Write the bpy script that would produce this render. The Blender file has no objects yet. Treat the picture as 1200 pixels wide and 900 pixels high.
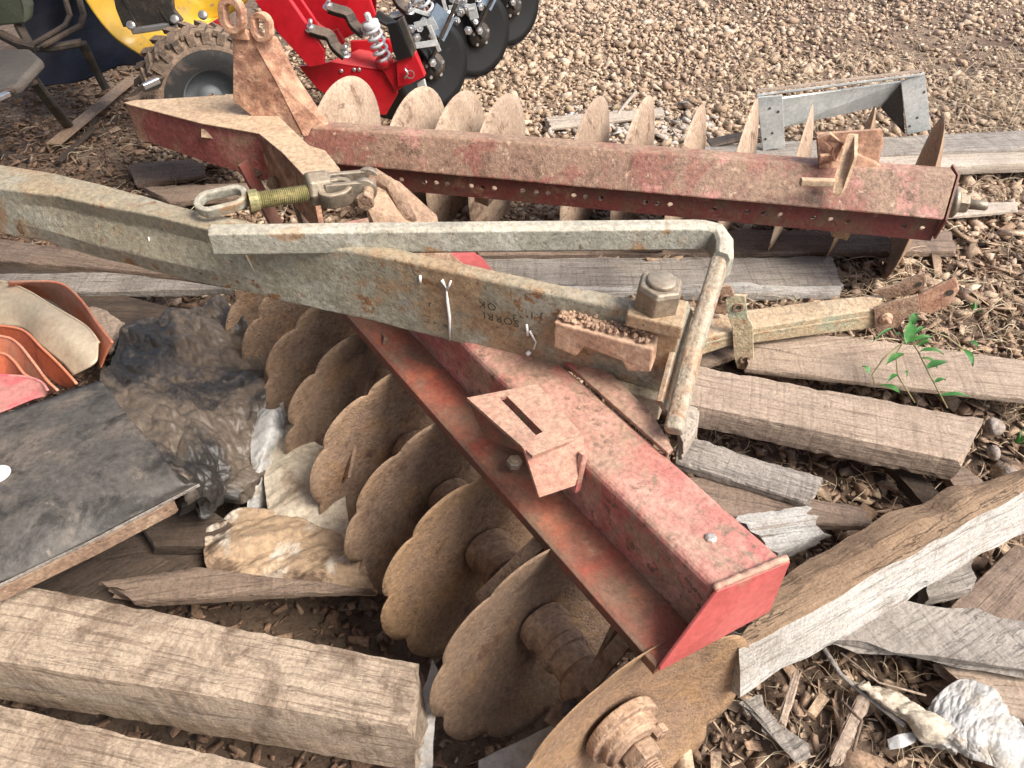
import bpy, bmesh, math, random
import numpy as np
from mathutils import Vector, Matrix, noise
random.seed(7); rng = np.random.default_rng(7)
S = bpy.context.scene; COL = S.collection
# ---------------------------------------------------------------- camera, sky, sun, exposure
H = 1.75; F = 900.0; TH = math.radians(42)
CT, ST = math.cos(TH), math.sin(TH)
cam = bpy.data.cameras.new('camera'); co = bpy.data.objects.new('camera', cam); COL.objects.link(co)
co.location = (0, 0, H); co.rotation_euler = (math.radians(90) - TH, 0, 0)
cam.sensor_width = 36; cam.lens = 36 * F / 1200; cam.clip_start = 0.02; cam.clip_end = 400
S.camera = co
W = bpy.data.worlds.new('World'); S.world = W; W.use_nodes = True
wn = W.node_tree.nodes; wl = W.node_tree.links
SUN_EL, SUN_AZ = math.radians(49), math.radians(118)      # azimuth clockwise from +Y
sky = wn.new('ShaderNodeTexSky'); sky.sky_type = 'NISHITA'; sky.sun_disc = False
sky.sun_elevation = SUN_EL; sky.sun_rotation = SUN_AZ; sky.air_density = 1.0; sky.dust_density = 4.0; sky.ozone_density = 0.6
wl.new(sky.outputs[0], wn['Background'].inputs[0]); wn['Background'].inputs[1].default_value = 0.14
sl = bpy.data.lights.new('sun', 'SUN'); so = bpy.data.objects.new('sun', sl); COL.objects.link(so)
sl.energy = 3.0; sl.angle = math.radians(28); sl.color = (1.0, 0.945, 0.865)
sd = Vector((math.sin(SUN_AZ) * math.cos(SUN_EL), math.cos(SUN_AZ) * math.cos(SUN_EL), math.sin(SUN_EL)))
so.rotation_euler = sd.to_track_quat('Z', 'Y').to_euler(); so.location = (3, 3, 6)
S.view_settings.view_transform = 'Standard'; S.view_settings.look = 'None'
S.view_settings.exposure = 0.66; S.view_settings.gamma = 1.0

# ---------------------------------------------------------------- measuring helpers (photo pixel -> point at a known height / distance)
def ray(px, py):
    u = (px - 600) / F; v = (450 - py) / F
    return Vector((u, CT + ST * v, -ST + CT * v))
def P(px, py, z):
    d = ray(px, py); t = (H - z) / -d.z
    return Vector((0, 0, H)) + d * t
def PY(px, py, y):
    d = ray(px, py); return Vector((0, 0, H)) + d * (y / d.y)

# ---------------------------------------------------------------- materials
def nt(name):
    m = bpy.data.materials.new(name); m.use_nodes = True
    t = m.node_tree; b = t.nodes['Principled BSDF']; return m, t, b
def N(t, kind, **kw):
    n = t.nodes.new(kind)
    for k, v in kw.items():
        if k in n.inputs.keys(): n.inputs[k].default_value = v
        else: setattr(n, k, v)
    return n
def coords(t, scale=(1, 1, 1), which='Object'):
    c = N(t, 'ShaderNodeTexCoord'); mp = N(t, 'ShaderNodeMapping'); mp.inputs['Scale'].default_value = scale
    oi = N(t, 'ShaderNodeObjectInfo'); ad = N(t, 'ShaderNodeVectorMath', operation='MULTIPLY_ADD')
    ad.inputs[1].default_value = (1, 1, 1)
    t.links.new(c.outputs[which], ad.inputs[0]); 
    cb = N(t, 'ShaderNodeCombineXYZ'); mm = N(t, 'ShaderNodeMath', operation='MULTIPLY'); mm.inputs[1].default_value = 37.0
    t.links.new(oi.outputs['Random'], mm.inputs[0])
    for i in range(3): t.links.new(mm.outputs[0], cb.inputs[i])
    t.links.new(cb.outputs[0], ad.inputs[2])
    t.links.new(ad.outputs[0], mp.inputs[0]); return mp.outputs[0]
def noi(t, co, scale, detail=6, rough=.6, dist=0):
    n = N(t, 'ShaderNodeTexNoise'); n.inputs['Scale'].default_value = scale; n.inputs['Detail'].default_value = detail
    n.inputs['Roughness'].default_value = rough; n.inputs['Distortion'].default_value = dist
    t.links.new(co, n.inputs['Vector']); return n.outputs[0]
def rng_(t, s, lo, hi, a=0.0, b=1.0):
    n = N(t, 'ShaderNodeMapRange'); t.links.new(s, n.inputs[0])
    for i, v in enumerate((lo, hi, a, b)): n.inputs[i + 1].default_value = v
    return n.outputs[0]
def mixc(t, f, a, b, mode='MIX'):
    n = N(t, 'ShaderNodeMix', data_type='RGBA', blend_type=mode)
    if hasattr(f, 'links'): t.links.new(f, n.inputs[0])
    else: n.inputs[0].default_value = f
    for s, k in ((a, 6), (b, 7)):
        if hasattr(s, 'links'): t.links.new(s, n.inputs[k])
        else: n.inputs[k].default_value = (*s, 1)
    return n.outputs[2]
def mth(t, op, a, b=None):
    n = N(t, 'ShaderNodeMath', operation=op)
    for i, s in enumerate((a, b)):
        if s is None: continue
        if hasattr(s, 'links'): t.links.new(s, n.inputs[i])
        else: n.inputs[i].default_value = s
    return n.outputs[0]
def metal_mat(name, base, layers=(), dust=None, rough=.7, metal=0.0, bump=.5, pit=0.0, fine=60, speck=.25, coat=0, edge=None, var=.12):
    m, t, b = nt(name); co = coords(t); col = None
    col = mixc(t, noi(t, co, 9, 7, .65), tuple(c * .75 for c in base), tuple(min(1, c * 1.25) for c in base))
    for (c, sc, lo, hi) in layers:
        f = rng_(t, noi(t, co, sc, 9, .68, .4), lo, hi); col = mixc(t, f, col, c)
    if dust:
        g = N(t, 'ShaderNodeNewGeometry'); sx = N(t, 'ShaderNodeSeparateXYZ'); t.links.new(g.outputs['Normal'], sx.inputs[0])
        up = rng_(t, sx.outputs[2], .25, .95); n1 = rng_(t, noi(t, co, 6, 9, .7, .3), .30, .56)
        f = mth(t, 'MULTIPLY', mth(t, 'MULTIPLY', up, n1), dust[1]); col = mixc(t, f, col, dust[0])
    if edge:   # worn rim: distance from the disc's own centre
        tc = N(t, 'ShaderNodeTexCoord'); ln = N(t, 'ShaderNodeVectorMath', operation='LENGTH'); t.links.new(tc.outputs['Object'], ln.inputs[0])
        rr_ = mth(t, 'ADD', ln.outputs['Value'], mth(t, 'MULTIPLY', mth(t, 'SUBTRACT', noi(t, co, 5, 8, .7), .5), .16))
        col = mixc(t, rng_(t, rr_, edge[1], edge[1] + .035, 0, edge[2]), col, edge[0])
        col = mixc(t, rng_(t, rr_, .10, .06, 0, .5), col, (.09, .055, .04))
    if var:
        oi = N(t, 'ShaderNodeObjectInfo'); hs = N(t, 'ShaderNodeHueSaturation'); t.links.new(rng_(t, oi.outputs['Random'], 0, 1, 1 - var, 1 + var), hs.inputs['Value']); t.links.new(col, hs.inputs['Color']); col = hs.outputs[0]
    fn = noi(t, co, fine, 6, .75)
    col = mixc(t, speck, col, mixc(t, rng_(t, fn, .35, .62), (.12, .10, .09), (1, .97, .92)), 'OVERLAY')
    t.links.new(col, b.inputs['Base Color'])
    b.inputs['Roughness'].default_value = rough; b.inputs['Metallic'].default_value = metal
    if coat: b.inputs['Coat Weight'].default_value = coat; b.inputs['Coat Roughness'].default_value = .15
    h = mth(t, 'ADD', mth(t, 'MULTIPLY', fn, .5), noi(t, co, fine * .28, 8, .7))
    if pit:
        v = N(t, 'ShaderNodeTexVoronoi'); v.inputs['Scale'].default_value = fine * 1.3; t.links.new(co, v.inputs['Vector'])
        h = mth(t, 'ADD', h, mth(t, 'MULTIPLY', rng_(t, v.outputs[0], 0, .4), pit))
    bp = N(t, 'ShaderNodeBump'); bp.inputs['Strength'].default_value = bump; bp.inputs['Distance'].default_value = .012
    t.links.new(h, bp.inputs['Height']); t.links.new(bp.outputs[0], b.inputs['Normal'])
    return m
def wood_mat(name, c1, c2, dirt, saw=.5, dirtiness=.5, grain=1.0, bump=.6, crack=.4):
    m, t, b = nt(name); co = coords(t)
    mp = N(t, 'ShaderNodeMapping'); mp.inputs['Scale'].default_value = (2.2, 34, 34); t.links.new(co, mp.inputs[0])
    g1 = noi(t, mp.outputs[0], 1.0, 9, .7, .6)
    mp2 = N(t, 'ShaderNodeMapping'); mp2.inputs['Scale'].default_value = (3, 95, 95); t.links.new(co, mp2.inputs[0])
    g2 = noi(t, mp2.outputs[0], 1.0, 4, .7)
    mp3 = N(t, 'ShaderNodeMapping'); mp3.inputs['Scale'].default_value = (85, 4, 4); mp3.inputs['Rotation'].default_value = (0, 0, .12); t.links.new(co, mp3.inputs[0])
    sw = noi(t, mp3.outputs[0], 1.0, 3, .6, .2)
    col = mixc(t, rng_(t, g1, .3, .7), c1, c2)
    col = mixc(t, rng_(t, g2, .36, .45, .62 * grain, 0), col, dirt)
    col = mixc(t, rng_(t, sw, .36, .47, saw * .7, 0), col, dirt)
    mp4 = N(t, 'ShaderNodeMapping'); mp4.inputs['Scale'].default_value = (1.1, 20, 20); t.links.new(co, mp4.inputs[0])
    ck = rng_(t, mth(t, 'ABSOLUTE', mth(t, 'SUBTRACT', noi(t, mp4.outputs[0], 1.0, 5, .6, .3), .5)), .0, .009, crack, 0); col = mixc(t, ck, col, tuple(c * .35 for c in dirt))
    dn = noi(t, co, 7, 9, .72, .6); col = mixc(t, mth(t, 'MULTIPLY', rng_(t, dn, .46, .66), dirtiness), col, dirt)
    fn = noi(t, co, 130, 5, .8); col = mixc(t, .30, col, mixc(t, rng_(t, fn, .36, .60), (.1, .09, .08), (1, .98, .95)), 'OVERLAY')
    t.links.new(col, b.inputs['Base Color']); b.inputs['Roughness'].default_value = .88
    h = mth(t, 'ADD', mth(t, 'MULTIPLY', g2, .8), mth(t, 'ADD', mth(t, 'MULTIPLY', sw, saw * 1.1), mth(t, 'ADD', mth(t, 'MULTIPLY', fn, .7), g1)))
    bp = N(t, 'ShaderNodeBump'); bp.inputs['Strength'].default_value = bump; bp.inputs['Distance'].default_value = .01
    h = mth(t, 'SUBTRACT', h, mth(t, 'MULTIPLY', ck, 1.6)); t.links.new(h, bp.inputs['Height']); t.links.new(bp.outputs[0], b.inputs['Normal']); return m
def island_mat(name, cols, rough=.9, fine=120):
    m, t, b = nt(name); g = N(t, 'ShaderNodeNewGeometry'); r = N(t, 'ShaderNodeValToRGB')
    r.color_ramp.interpolation = 'LINEAR'; el = r.color_ramp.elements
    while len(el) < len(cols): el.new(.5)
    for i, c in enumerate(cols): el[i].position = i / (len(cols) - 1); el[i].color = (*c, 1)
    t.links.new(g.outputs['Random Per Island'], r.inputs[0])
    co = N(t, 'ShaderNodeTexCoord').outputs['Object']; fn = noi(t, co, fine, 5, .75)
    col = mixc(t, .45, r.outputs[0], mixc(t, rng_(t, fn, .35, .62), (.12, .1, .09), (1, .98, .95)), 'OVERLAY')
    t.links.new(col, b.inputs['Base Color']); b.inputs['Roughness'].default_value = rough
    bp = N(t, 'ShaderNodeBump'); bp.inputs['Strength'].default_value = .5; bp.inputs['Distance'].default_value = .006
    t.links.new(fn, bp.inputs['Height']); t.links.new(bp.outputs[0], b.inputs['Normal']); return m
DUST = (.50, .36, .25)
M = {}
M['beam_far'] = metal_mat('beam_far', (.23, .14, .10), [((.21, .075, .06), 5, .50, .54), ((.38, .17, .155), 3.0, .535, .56), ((.40, .29, .21), 26, .60, .64), ((.12, .065, .045), 16, .57, .61)], (DUST, .45), .62, 0, .5, .15, 80, .4)
M['beam_flange'] = metal_mat('beam_flange', (.15, .035, .03), [((.13, .07, .045), 8, .45, .6), ((.28, .16, .10), 13, .58, .7)], (DUST, .4), .65, 0, .4, .1, 80)
M['beam_near'] = metal_mat('beam_near', (.39, .125, .112), [((.30, .19, .14), 4, .47, .53), ((.48, .25, .21), 8, .50, .62), ((.15, .09, .065), 30, .575, .61), ((.22, .15, .11), 12, .60, .63)], ((.47, .33, .25), .4), .5, 0, .35, .1, 90, .35)
M['flange_near'] = metal_mat('flange_near', (.30, .07, .045), [((.16, .08, .05), 6, .40, .58), ((.42, .12, .06), 9, .56, .68), ((.36, .22, .15), 14, .60, .7)], ((.36, .25, .18), .3), .6, 0, .35, .1, 90)
M['red_end'] = metal_mat('red_end', (.40, .085, .078), [((.36, .15, .11), 11, .58, .68), ((.55, .15, .14), 4, .5, .7)], None, .5, 0, .12, 0, 70, .15)
M['saddle'] = metal_mat('saddle', (.44, .24, .18), [((.42, .13, .12), 7, .52, .64), ((.27, .17, .12), 12, .54, .66)], ((.5, .36, .27), .6), .65, 0, .4, .1, 80, .35)
M['dusty'] = metal_mat('dusty', (.36, .24, .16), [((.46, .35, .24), 5, .45, .6), ((.20, .11, .07), 15, .56, .66)], ((.52, .40, .28), .8), .85, 0, .5, .1, 70, .35)
M['dusty_red'] = metal_mat('dusty_red', (.30, .09, .08), [((.36, .22, .15), 6, .48, .62), ((.46, .17, .16), 9, .52, .64), ((.16, .08, .05), 20, .6, .7)], ((.52, .40, .28), .95), .8, 0, .5, .1, 70, .35)
M['mast'] = metal_mat('mast', (.46, .27, .18), [((.30, .15, .10), 9, .46, .58), ((.55, .34, .24), 18, .52, .62)], (DUST, .6), .85, 0, .9, .15, 32, .4)
M['rust'] = metal_mat('rust', (.235, .16, .112), [((.32, .19, .095), 9, .52, .68), ((.13, .075, .05), 14, .54, .68), ((.33, .24, .17), 4, .54, .72)], ((.40, .30, .22), .4), .8, 0, .6, .25, 70, .34, edge=((.29, .195, .125), .235, .6), var=.18)
M['rust_edge'] = metal_mat('rust_edge', (.26, .17, .11), [((.31, .19, .10), 7, .50, .66), ((.16, .09, .055), 16, .56, .68)], ((.40, .30, .22), .4), .8, 0, .6, .25, 70, .34, edge=((.33, .21, .115), .22, .6))
M['pale_disc'] = metal_mat('pale_disc', (.34, .25, .185), [((.43, .33, .25), 4, .48, .60), ((.20, .13, .09), 14, .56, .62), ((.5, .42, .34), 30, .62, .66)], ((.45, .35, .26), .4), .8, 0, .4, .2, 80, .35)
M['hub'] = metal_mat('hub', (.27, .18, .125), [((.16, .09, .06), 9, .48, .62), ((.38, .27, .19), 12, .52, .64)], (DUST, .5), .75, 0, .6, .3, 70, .4)
M['drawbar'] = metal_mat('drawbar', (.30, .28, .215), [((.36, .25, .155), 4, .48, .56), ((.37, .36, .30), 7, .52, .60), ((.25, .13, .06), 18, .59, .63), ((.08, .07, .05), 44, .64, .67)], ((.44, .35, .24), .55), .6, .1, .4, .2, 80, .35)
M['bar_grey'] = metal_mat('bar_grey', (.31, .305, .26), [((.30, .20, .12), 7, .56, .61), ((.40, .40, .36), 9, .54, .66), ((.13, .10, .07), 25, .61, .7)], ((.48, .44, .36), .7), .55, .1, .4, .15, 80, .35)
M['bar_rusty'] = metal_mat('bar_rusty', (.31, .29, .235), [((.30, .20, .13), 5, .48, .56), ((.25, .13, .07), 16, .56, .62)], (DUST, .4), .7, 0, .5, .3, 70, .4)
M['cast'] = metal_mat('cast', (.38, .24, .165), [((.24, .13, .08), 20, .56, .64), ((.46, .32, .23), 9, .5, .62)], (DUST, .5), .8, 0, .45, .1, 60, .3)
M['nut'] = metal_mat('nut', (.26, .22, .17), [((.38, .33, .27), 8, .5, .65), ((.12, .09, .07), 25, .58, .68)], ((.5, .42, .32), .6), .45, .5, .3, 0, 90)
M['linkbar'] = metal_mat('linkbar', (.36, .29, .19), [((.28, .30, .22), 6, .5, .6), ((.28, .15, .08), 10, .55, .66)], (DUST, .6), .7, 0, .5, .3, 70, .4)
M['thread'] = metal_mat('thread', (.30, .28, .14), [((.40, .36, .2), 30, .5, .6)], None, .5, .5, .3, 0, 100)
M['dark_iron'] = metal_mat('dark_iron', (.045, .04, .035), [((.12, .09, .07), 8, .5, .65)], ((.25, .18, .13), .4), .65, .1, .4, .1, 80)
M['panel'] = metal_mat('panel', (.085, .080, .075), [((.16, .135, .115), 3, .48, .60), ((.20, .17, .14), 28, .62, .68), ((.03, .028, .027), 9, .5, .62)], None, .6, 0, .35, .1, 60, .35)
M['galv'] = metal_mat('galv', (.47, .50, .50), [((.62, .64, .63), 6, .5, .62), ((.33, .27, .2), 15, .6, .7)], None, .5, .3, .2, 0, 80, .2)
M['newred'] = metal_mat('newred', (.52, .012, .022), [((.60, .28, .26), 4, .66, .85)], ((.58, .20, .19), .35), .34, 0, .05, 0, 30, .12, .25)
M['blackp'] = metal_mat('blackp', (.007, .007, .008), [((.02, .02, .018), 6, .55, .8)], None, .42, 0, .05, 0, 40, .05, .4)
M["blackdisc"] = metal_mat("blackdisc", (.008, .009, .010), [((.04, .035, .03), 18, .62, .75)], None, .45, 0, .05, 0, 40, .05)
M['chrome'] = metal_mat('chrome', (.62, .62, .62), [], None, .3, .8, .05, 0, 60, .05)
M['white_spring'] = metal_mat('white_spring', (.68, .70, .72), [], None, .35, .2, .05, 0, 60, .1)
M['yellow'] = metal_mat('yellow', (.66, .40, .03), [((.42, .28, .10), 6, .54, .7), ((.3, .2, .12), 24, .62, .68)], None, .5, 0, .05, 0, 40, .08, .3)
M['rubber'] = metal_mat('rubber', (.16, .115, .085), [((.07, .055, .045), 8, .5, .62), ((.26, .19, .14), 16, .54, .66)], (DUST, .35), .9, 0, .6, .3, 60, .4)
M['rubber_clean'] = metal_mat('rubber_clean', (.02, .02, .02), [((.08, .06, .05), 9, .56, .66)], None, .8, 0, .3)
M['rim'] = metal_mat('rim', (.12, .135, .145), [((.3, .25, .2), 9, .54, .7)], None, .6, .0, .05, 0, 60, .1)
M['seat'] = metal_mat('seat', (.13, .115, .10), [((.18, .16, .14), 4, .5, .7)], None, .75, 0, .25, 0, 160, .3)
M['olive'] = metal_mat('olive', (.065, .075, .05), [], None, .7, 0, .25, 0, 160, .3)
M['navy'] = metal_mat('navy', (.008, .012, .030), [((.004, .005, .012), 3, .4, .6)], None, .8, 0, .3, 0, 60, .2)
M['orange'] = metal_mat('orange', (.68, .23, .13), [((.60, .33, .24), 4, .48, .62), ((.30, .10, .06), 24, .62, .7)], None, .5, 0, .15, 0, 60, .2)
M['orange_deep'] = metal_mat('orange_deep', (.62, .16, .08), [((.35, .10, .06), 6, .5, .7)], None, .5, 0, .15, 0, 60, .2)
M['cream'] = metal_mat('cream', (.60, .50, .37), [((.45, .33, .22), 5, .52, .7), ((.30, .2, .13), 30, .64, .7)], None, .5, 0, .12, 0, 60, .2)
M['pink'] = metal_mat('pink', (.50, .22, .20), [((.60, .09, .12), 7, .52, .62), ((.3, .14, .12), 18, .58, .68)], None, .55, 0, .3, 0, 60, .25)
M['blackplastic'] = metal_mat('blackplastic', (.035, .033, .031), [((.13, .105, .083), 3, .46, .54), ((.18, .145, .115), 16, .58, .70)], None, .36, 0, .35, 0, 45, .3)
M['whiteplastic'] = metal_mat('whiteplastic', (.42, .42, .41), [((.42, .38, .32), 6, .50, .60), ((.30, .24, .18), 18, .58, .66)], None, .45, 0, .3, 0, 50, .25)
M['paper'] = metal_mat('paper', (.36, .26, .17), [((.50, .45, .38), 5, .53, .58), ((.13, .085, .055), 8, .54, .62)], None, .8, 0, .6, 0, 55, .35)
M['paper_grey'] = metal_mat('paper_grey', (.50, .44, .35), [((.30, .22, .15), 7, .52, .66)], None, .8, 0, .6, 0, 55, .35)
M['drop'] = metal_mat('drop', (.85, .85, .82), [], None, .7, 0, .2, 0, 60, .1)
M['ink'] = metal_mat('ink', (.05, .045, .035), [], None, .8, 0, .1)
M['bright_rivet'] = metal_mat('bright_rivet', (.60, .56, .50), [], None, .4, .6, .1)
M['leaf'] = metal_mat('leaf', (.05, .17, .035), [((.10, .25, .07), 30, .5, .65)], None, .5, 0, .1, 0, 90, .15)
M['stem'] = metal_mat('stem', (.30, .27, .14), [], None, .7, 0, .1)
M['bluegrey'] = metal_mat('bluegrey', (.16, .21, .27), [], None, .5, .2, .1)
M['stone'] = metal_mat('stone', (.26, .22, .19), [((.36, .32, .29), 12, .5, .6)], None, .9, 0, .6, .3, 50, .5)
M['w_tan'] = wood_mat('w_tan', (0.332, 0.252, 0.191), (0.447, 0.357, 0.281), (0.154, 0.107, 0.079), .45, .35, crack=0.3)
M['w_pale'] = wood_mat('w_pale', (0.415, 0.350, 0.285), (0.534, 0.469, 0.397), (0.202, 0.152, 0.116), .25, .35, crack=0.3)
M['w_grey'] = wood_mat('w_grey', (0.259, 0.230, 0.201), (0.367, 0.335, 0.299), (0.103, 0.085, 0.071), .5, .45, crack=0.5)
M['w_white'] = wood_mat('w_white', (.40, .385, .36), (.55, .54, .51), (.20, .15, .11), .25, .45, 1.0, crack=0.45)
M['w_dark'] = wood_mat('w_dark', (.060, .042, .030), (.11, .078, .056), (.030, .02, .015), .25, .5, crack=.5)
M['w_brown'] = wood_mat('w_brown', (0.200, 0.143, 0.107), (0.285, 0.213, 0.162), (0.082, 0.057, 0.044), .35, .45, crack=0.4)
M['w_bark'] = wood_mat('w_bark', (.26, .165, .10), (.38, .27, .175), (.11, .07, .045), .05, .55, 1.0, 1.0, crack=0.5)
M['w_big'] = wood_mat('w_big', (.385, .30, .225), (.50, .405, .31), (.12, .078, .052), .32, .95, crack=.25)
M['gravel'] = island_mat('gravel', [(.13, .088, .06), (.44, .33, .23), (.28, .195, .135), (.52, .41, .30), (.36, .26, .185), (.58, .48, .37)], fine=90)
M['gravel_grey'] = island_mat('gravel_grey', [(.25, .21, .18), (.46, .42, .38), (.34, .28, .23), (.56, .53, .5)])
M['mulch'] = island_mat('mulch', [(.15, .09, .06), (.27, .17, .11), (.20, .125, .08), (.36, .25, .165)])
M['chips'] = island_mat('chips', [(.16, .105, .07), (.36, .25, .17), (.24, .155, .10), (.50, .38, .27), (.30, .20, .13)])
M['straw'] = island_mat('straw', [(.42, .32, .21), (.62, .52, .38), (.50, .40, .28), (.34, .24, .15)], .8, 40)

# ---------------------------------------------------------------- mesh helpers
MW = {}
class MB:
    def __init__(s): s.v = []; s.f = []; s.sm = []
    def add(s, vs, fs, smooth=False):
        o = len(s.v); s.v += [Vector(v) for v in vs]; s.f += [tuple(i + o for i in f) for f in fs]; s.sm += [smooth] * len(fs); return s
    def prism(s, poly, ext):
        n = len(poly); ext = Vector(ext); a = [Vector(p) for p in poly]; b = [p + ext for p in a]
        nr = Vector((0, 0, 0))
        for i in range(n): nr += a[i].cross(a[(i + 1) % n])
        if nr.dot(ext) < 0: fs = [tuple(range(n)), tuple(reversed(range(n, 2 * n)))] + [(i, i + n, (i + 1) % n + n, (i + 1) % n) for i in range(n)]
        else: fs = [tuple(reversed(range(n))), tuple(range(n, 2 * n))] + [(i, (i + 1) % n, (i + 1) % n + n, i + n) for i in range(n)]
        return s.add(a + b, fs)
    def loft(s, rings, closed=True, caps=True, smooth=False):
        n = len(rings[0]); vs = [p for r in rings for p in r]; fs = []
        for k in range(len(rings) - 1):
            for i in range(n if closed else n - 1):
                j = (i + 1) % n; fs.append((k * n + i, k * n + j, (k + 1) * n + j, (k + 1) * n + i))
        if caps and closed:
            fs.append(tuple(reversed(range(n)))); fs.append(tuple(range((len(rings) - 1) * n, len(rings) * n)))
        return s.add(vs, fs, smooth)
    def tube(s, pts, r, n=8, rr=None, smooth=True):
        pts = [Vector(p) for p in pts]; rings = []; up = None
        for k, p in enumerate(pts):
            d = (pts[min(k + 1, len(pts) - 1)] - pts[max(k - 1, 0)]).normalized()
            if up is None: up = Vector((0, 0, 1)) if abs(d.z) < .9 else Vector((1, 0, 0))
            a = (up - d * up.dot(d)).normalized(); b = d.cross(a); up = a
            R = rr[k] if rr else r
            rings.append([p + a * (R * math.cos(2 * math.pi * i / n)) + b * (R * math.sin(2 * math.pi * i / n)) for i in range(n)])
        return s.loft(rings, smooth=smooth)
    def lathe(s, c, ax, prof, n=24, smooth=True, ph=0, caps=True):
        c = Vector(c); ax = Vector(ax).normalized(); u = Vector((0, 0, 1)) if abs(ax.z) < .9 else Vector((1, 0, 0))
        a = (u - ax * u.dot(ax)).normalized(); b = ax.cross(a)
        rings = [[c + ax * h + a * (r * math.cos(2 * math.pi * i / n + ph)) + b * (r * math.sin(2 * math.pi * i / n + ph)) for i in range(n)] for (h, r) in prof]
        return s.loft(rings, smooth=smooth, caps=caps)
    def sweep(s, pts, w, h, up=Vector((0, 0, 1)), rad=.3, smooth=False):
        pts = [Vector(p) for p in pts]; rings = []
        c = rad * min(w, h) / 2
        sec = [(w/2 - c, h/2), (-w/2 + c, h/2), (-w/2, h/2 - c), (-w/2, -h/2 + c), (-w/2 + c, -h/2), (w/2 - c, -h/2), (w/2, -h/2 + c), (w/2, h/2 - c)]
        for k, p in enumerate(pts):
            d = (pts[min(k + 1, len(pts) - 1)] - pts[max(k - 1, 0)]).normalized()
            b = (up - d * up.dot(d)).normalized(); a = d.cross(b)
            rings.append([p + a * x + b * y for x, y in sec])
        return s.loft(rings, smooth=smooth)
    def build(s, name, mat, parent=None, bevel=0, solid=0, xdir=None, origin=None, sub=0):
        org = Vector(origin) if origin is not None else sum(s.v, Vector()) / len(s.v)
        Mx = Matrix.Translation(org)
        if xdir is not None:
            x = Vector(xdir).normalized(); u = Vector((0, 0, 1)) if abs(x.z) < .9 else Vector((0, 1, 0))
            z = (u - x * u.dot(x)).normalized(); y = z.cross(x)
            R = Matrix((x, y, z)).transposed().to_4x4(); Mx = Mx @ R
        inv = Mx.inverted(); me = bpy.data.meshes.new(name)
        me.from_pydata([inv @ v for v in s.v], [], s.f)
        me.polygons.foreach_set('use_smooth', s.sm); me.update()
        bm = bmesh.new(); bm.from_mesh(me); bmesh.ops.recalc_face_normals(bm, faces=bm.faces); bm.to_mesh(me); bm.free()
        o = bpy.data.objects.new(name, me); COL.objects.link(o); me.materials.append(M[mat] if isinstance(mat, str) else mat)
        attach(o, Mx, parent)
        if sub: md = o.modifiers.new('sub', 'SUBSURF'); md.levels = md.render_levels = sub
        if solid: md = o.modifiers.new('sol', 'SOLIDIFY'); md.thickness = solid; md.offset = 0
        if bevel: md = o.modifiers.new('bev', 'BEVEL'); md.width = bevel; md.segments = 2; md.limit_method = 'ANGLE'; md.angle_limit = .6
        return o
def attach(o, Mx, parent):
    MW[o] = Mx
    if parent is not None: o.parent = parent; o.matrix_basis = MW[parent].inverted() @ Mx
    else: o.matrix_basis = Mx
def tag(o, label, cat, group=None, kind=None):
    o['label'] = label; o['category'] = cat
    if group: o['group'] = group
    if kind: o['kind'] = kind
    return o
def empty(name, loc, label, cat, group=None):
    o = bpy.data.objects.new(name, None); COL.objects.link(o); o.empty_display_size = .1
    attach(o, Matrix.Translation(Vector(loc)), None); return tag(o, label, cat, group)
def nz(p, sc, amp, seed=0):
    q = Vector(p) * sc + Vector((seed * 7.3, seed * 3.1, seed * 5.7)); return noise.noise(q) * amp
def board(name, cs, z, th, mat, label, cat='board', group='loose weathered boards in the pile', rough=.003, ragged=.012, seed=None, nx=30, wear=1.0, parent=None, bulge=0):
    """cs: four photo corners of the top face, long edges 0-1 and 3-2; z one height or four."""
    zs = z if isinstance(z, (list, tuple)) else [z] * 4
    c = [P(a, b, zz) for (a, b), zz in zip(cs, zs)]
    seed = seed if seed is not None else random.randint(1, 900)
    nw, nh = 7, 4; mb = MB(); L = ((c[1] - c[0]).length + (c[2] - c[3]).length) / 2; Wd = (c[3] - c[0]).length
    xd = (c[1] - c[0]).normalized(); yd = (c[3] - c[0]).normalized()
    sec = [(j / nw, 0) for j in range(nw + 1)] + [(1, k / nh) for k in range(1, nh + 1)] + [(1 - j / nw, 1) for j in range(1, nw + 1)] + [(0, 1 - k / nh) for k in range(1, nh)]
    rings = []
    for i in range(nx + 1):
        u = i / nx; r = []
        for (v, w) in sec:
            top = (c[0] * (1 - v) + c[3] * v) * (1 - u) + (c[1] * (1 - v) + c[2] * v) * u
            p = top + Vector((0, 0, -th * w))
            e = nz(p, 5, rough * 1.0, seed) + nz(p, 55, rough * .5, seed)
            ov = (v - .5) * 2; oh = (.5 - w) * 2
            # worn arrises
            corner = 1 if (v in (0, 1) and w in (0, 1)) else 0
            ero = corner * (.0015 + abs(nz(p, 25, .006, seed + 3))) * wear
            p = p + yd * (ov * e * (abs(ov) > .99) - math.copysign(ero, ov) * corner) + Vector((0, 0, oh * e - math.copysign(ero, oh) * corner))
            if w == 0 and abs(ov) < .99: p.z += nz(p, 20, rough * .7, seed + 5) + bulge * (1 - ov * ov)
            if i in (0, nx): p = p + xd * (nz(Vector((v * 5, w * 3, i)), 3, ragged * 2, seed))
            r.append(p)
        rings.append(r)
    # ends: inner ring cap
    mb.loft(rings)
    o = mb.build(name, mat, parent, xdir=(c[1] - c[0]))
    if parent is None: tag(o, label, cat, group)
    return o
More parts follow.
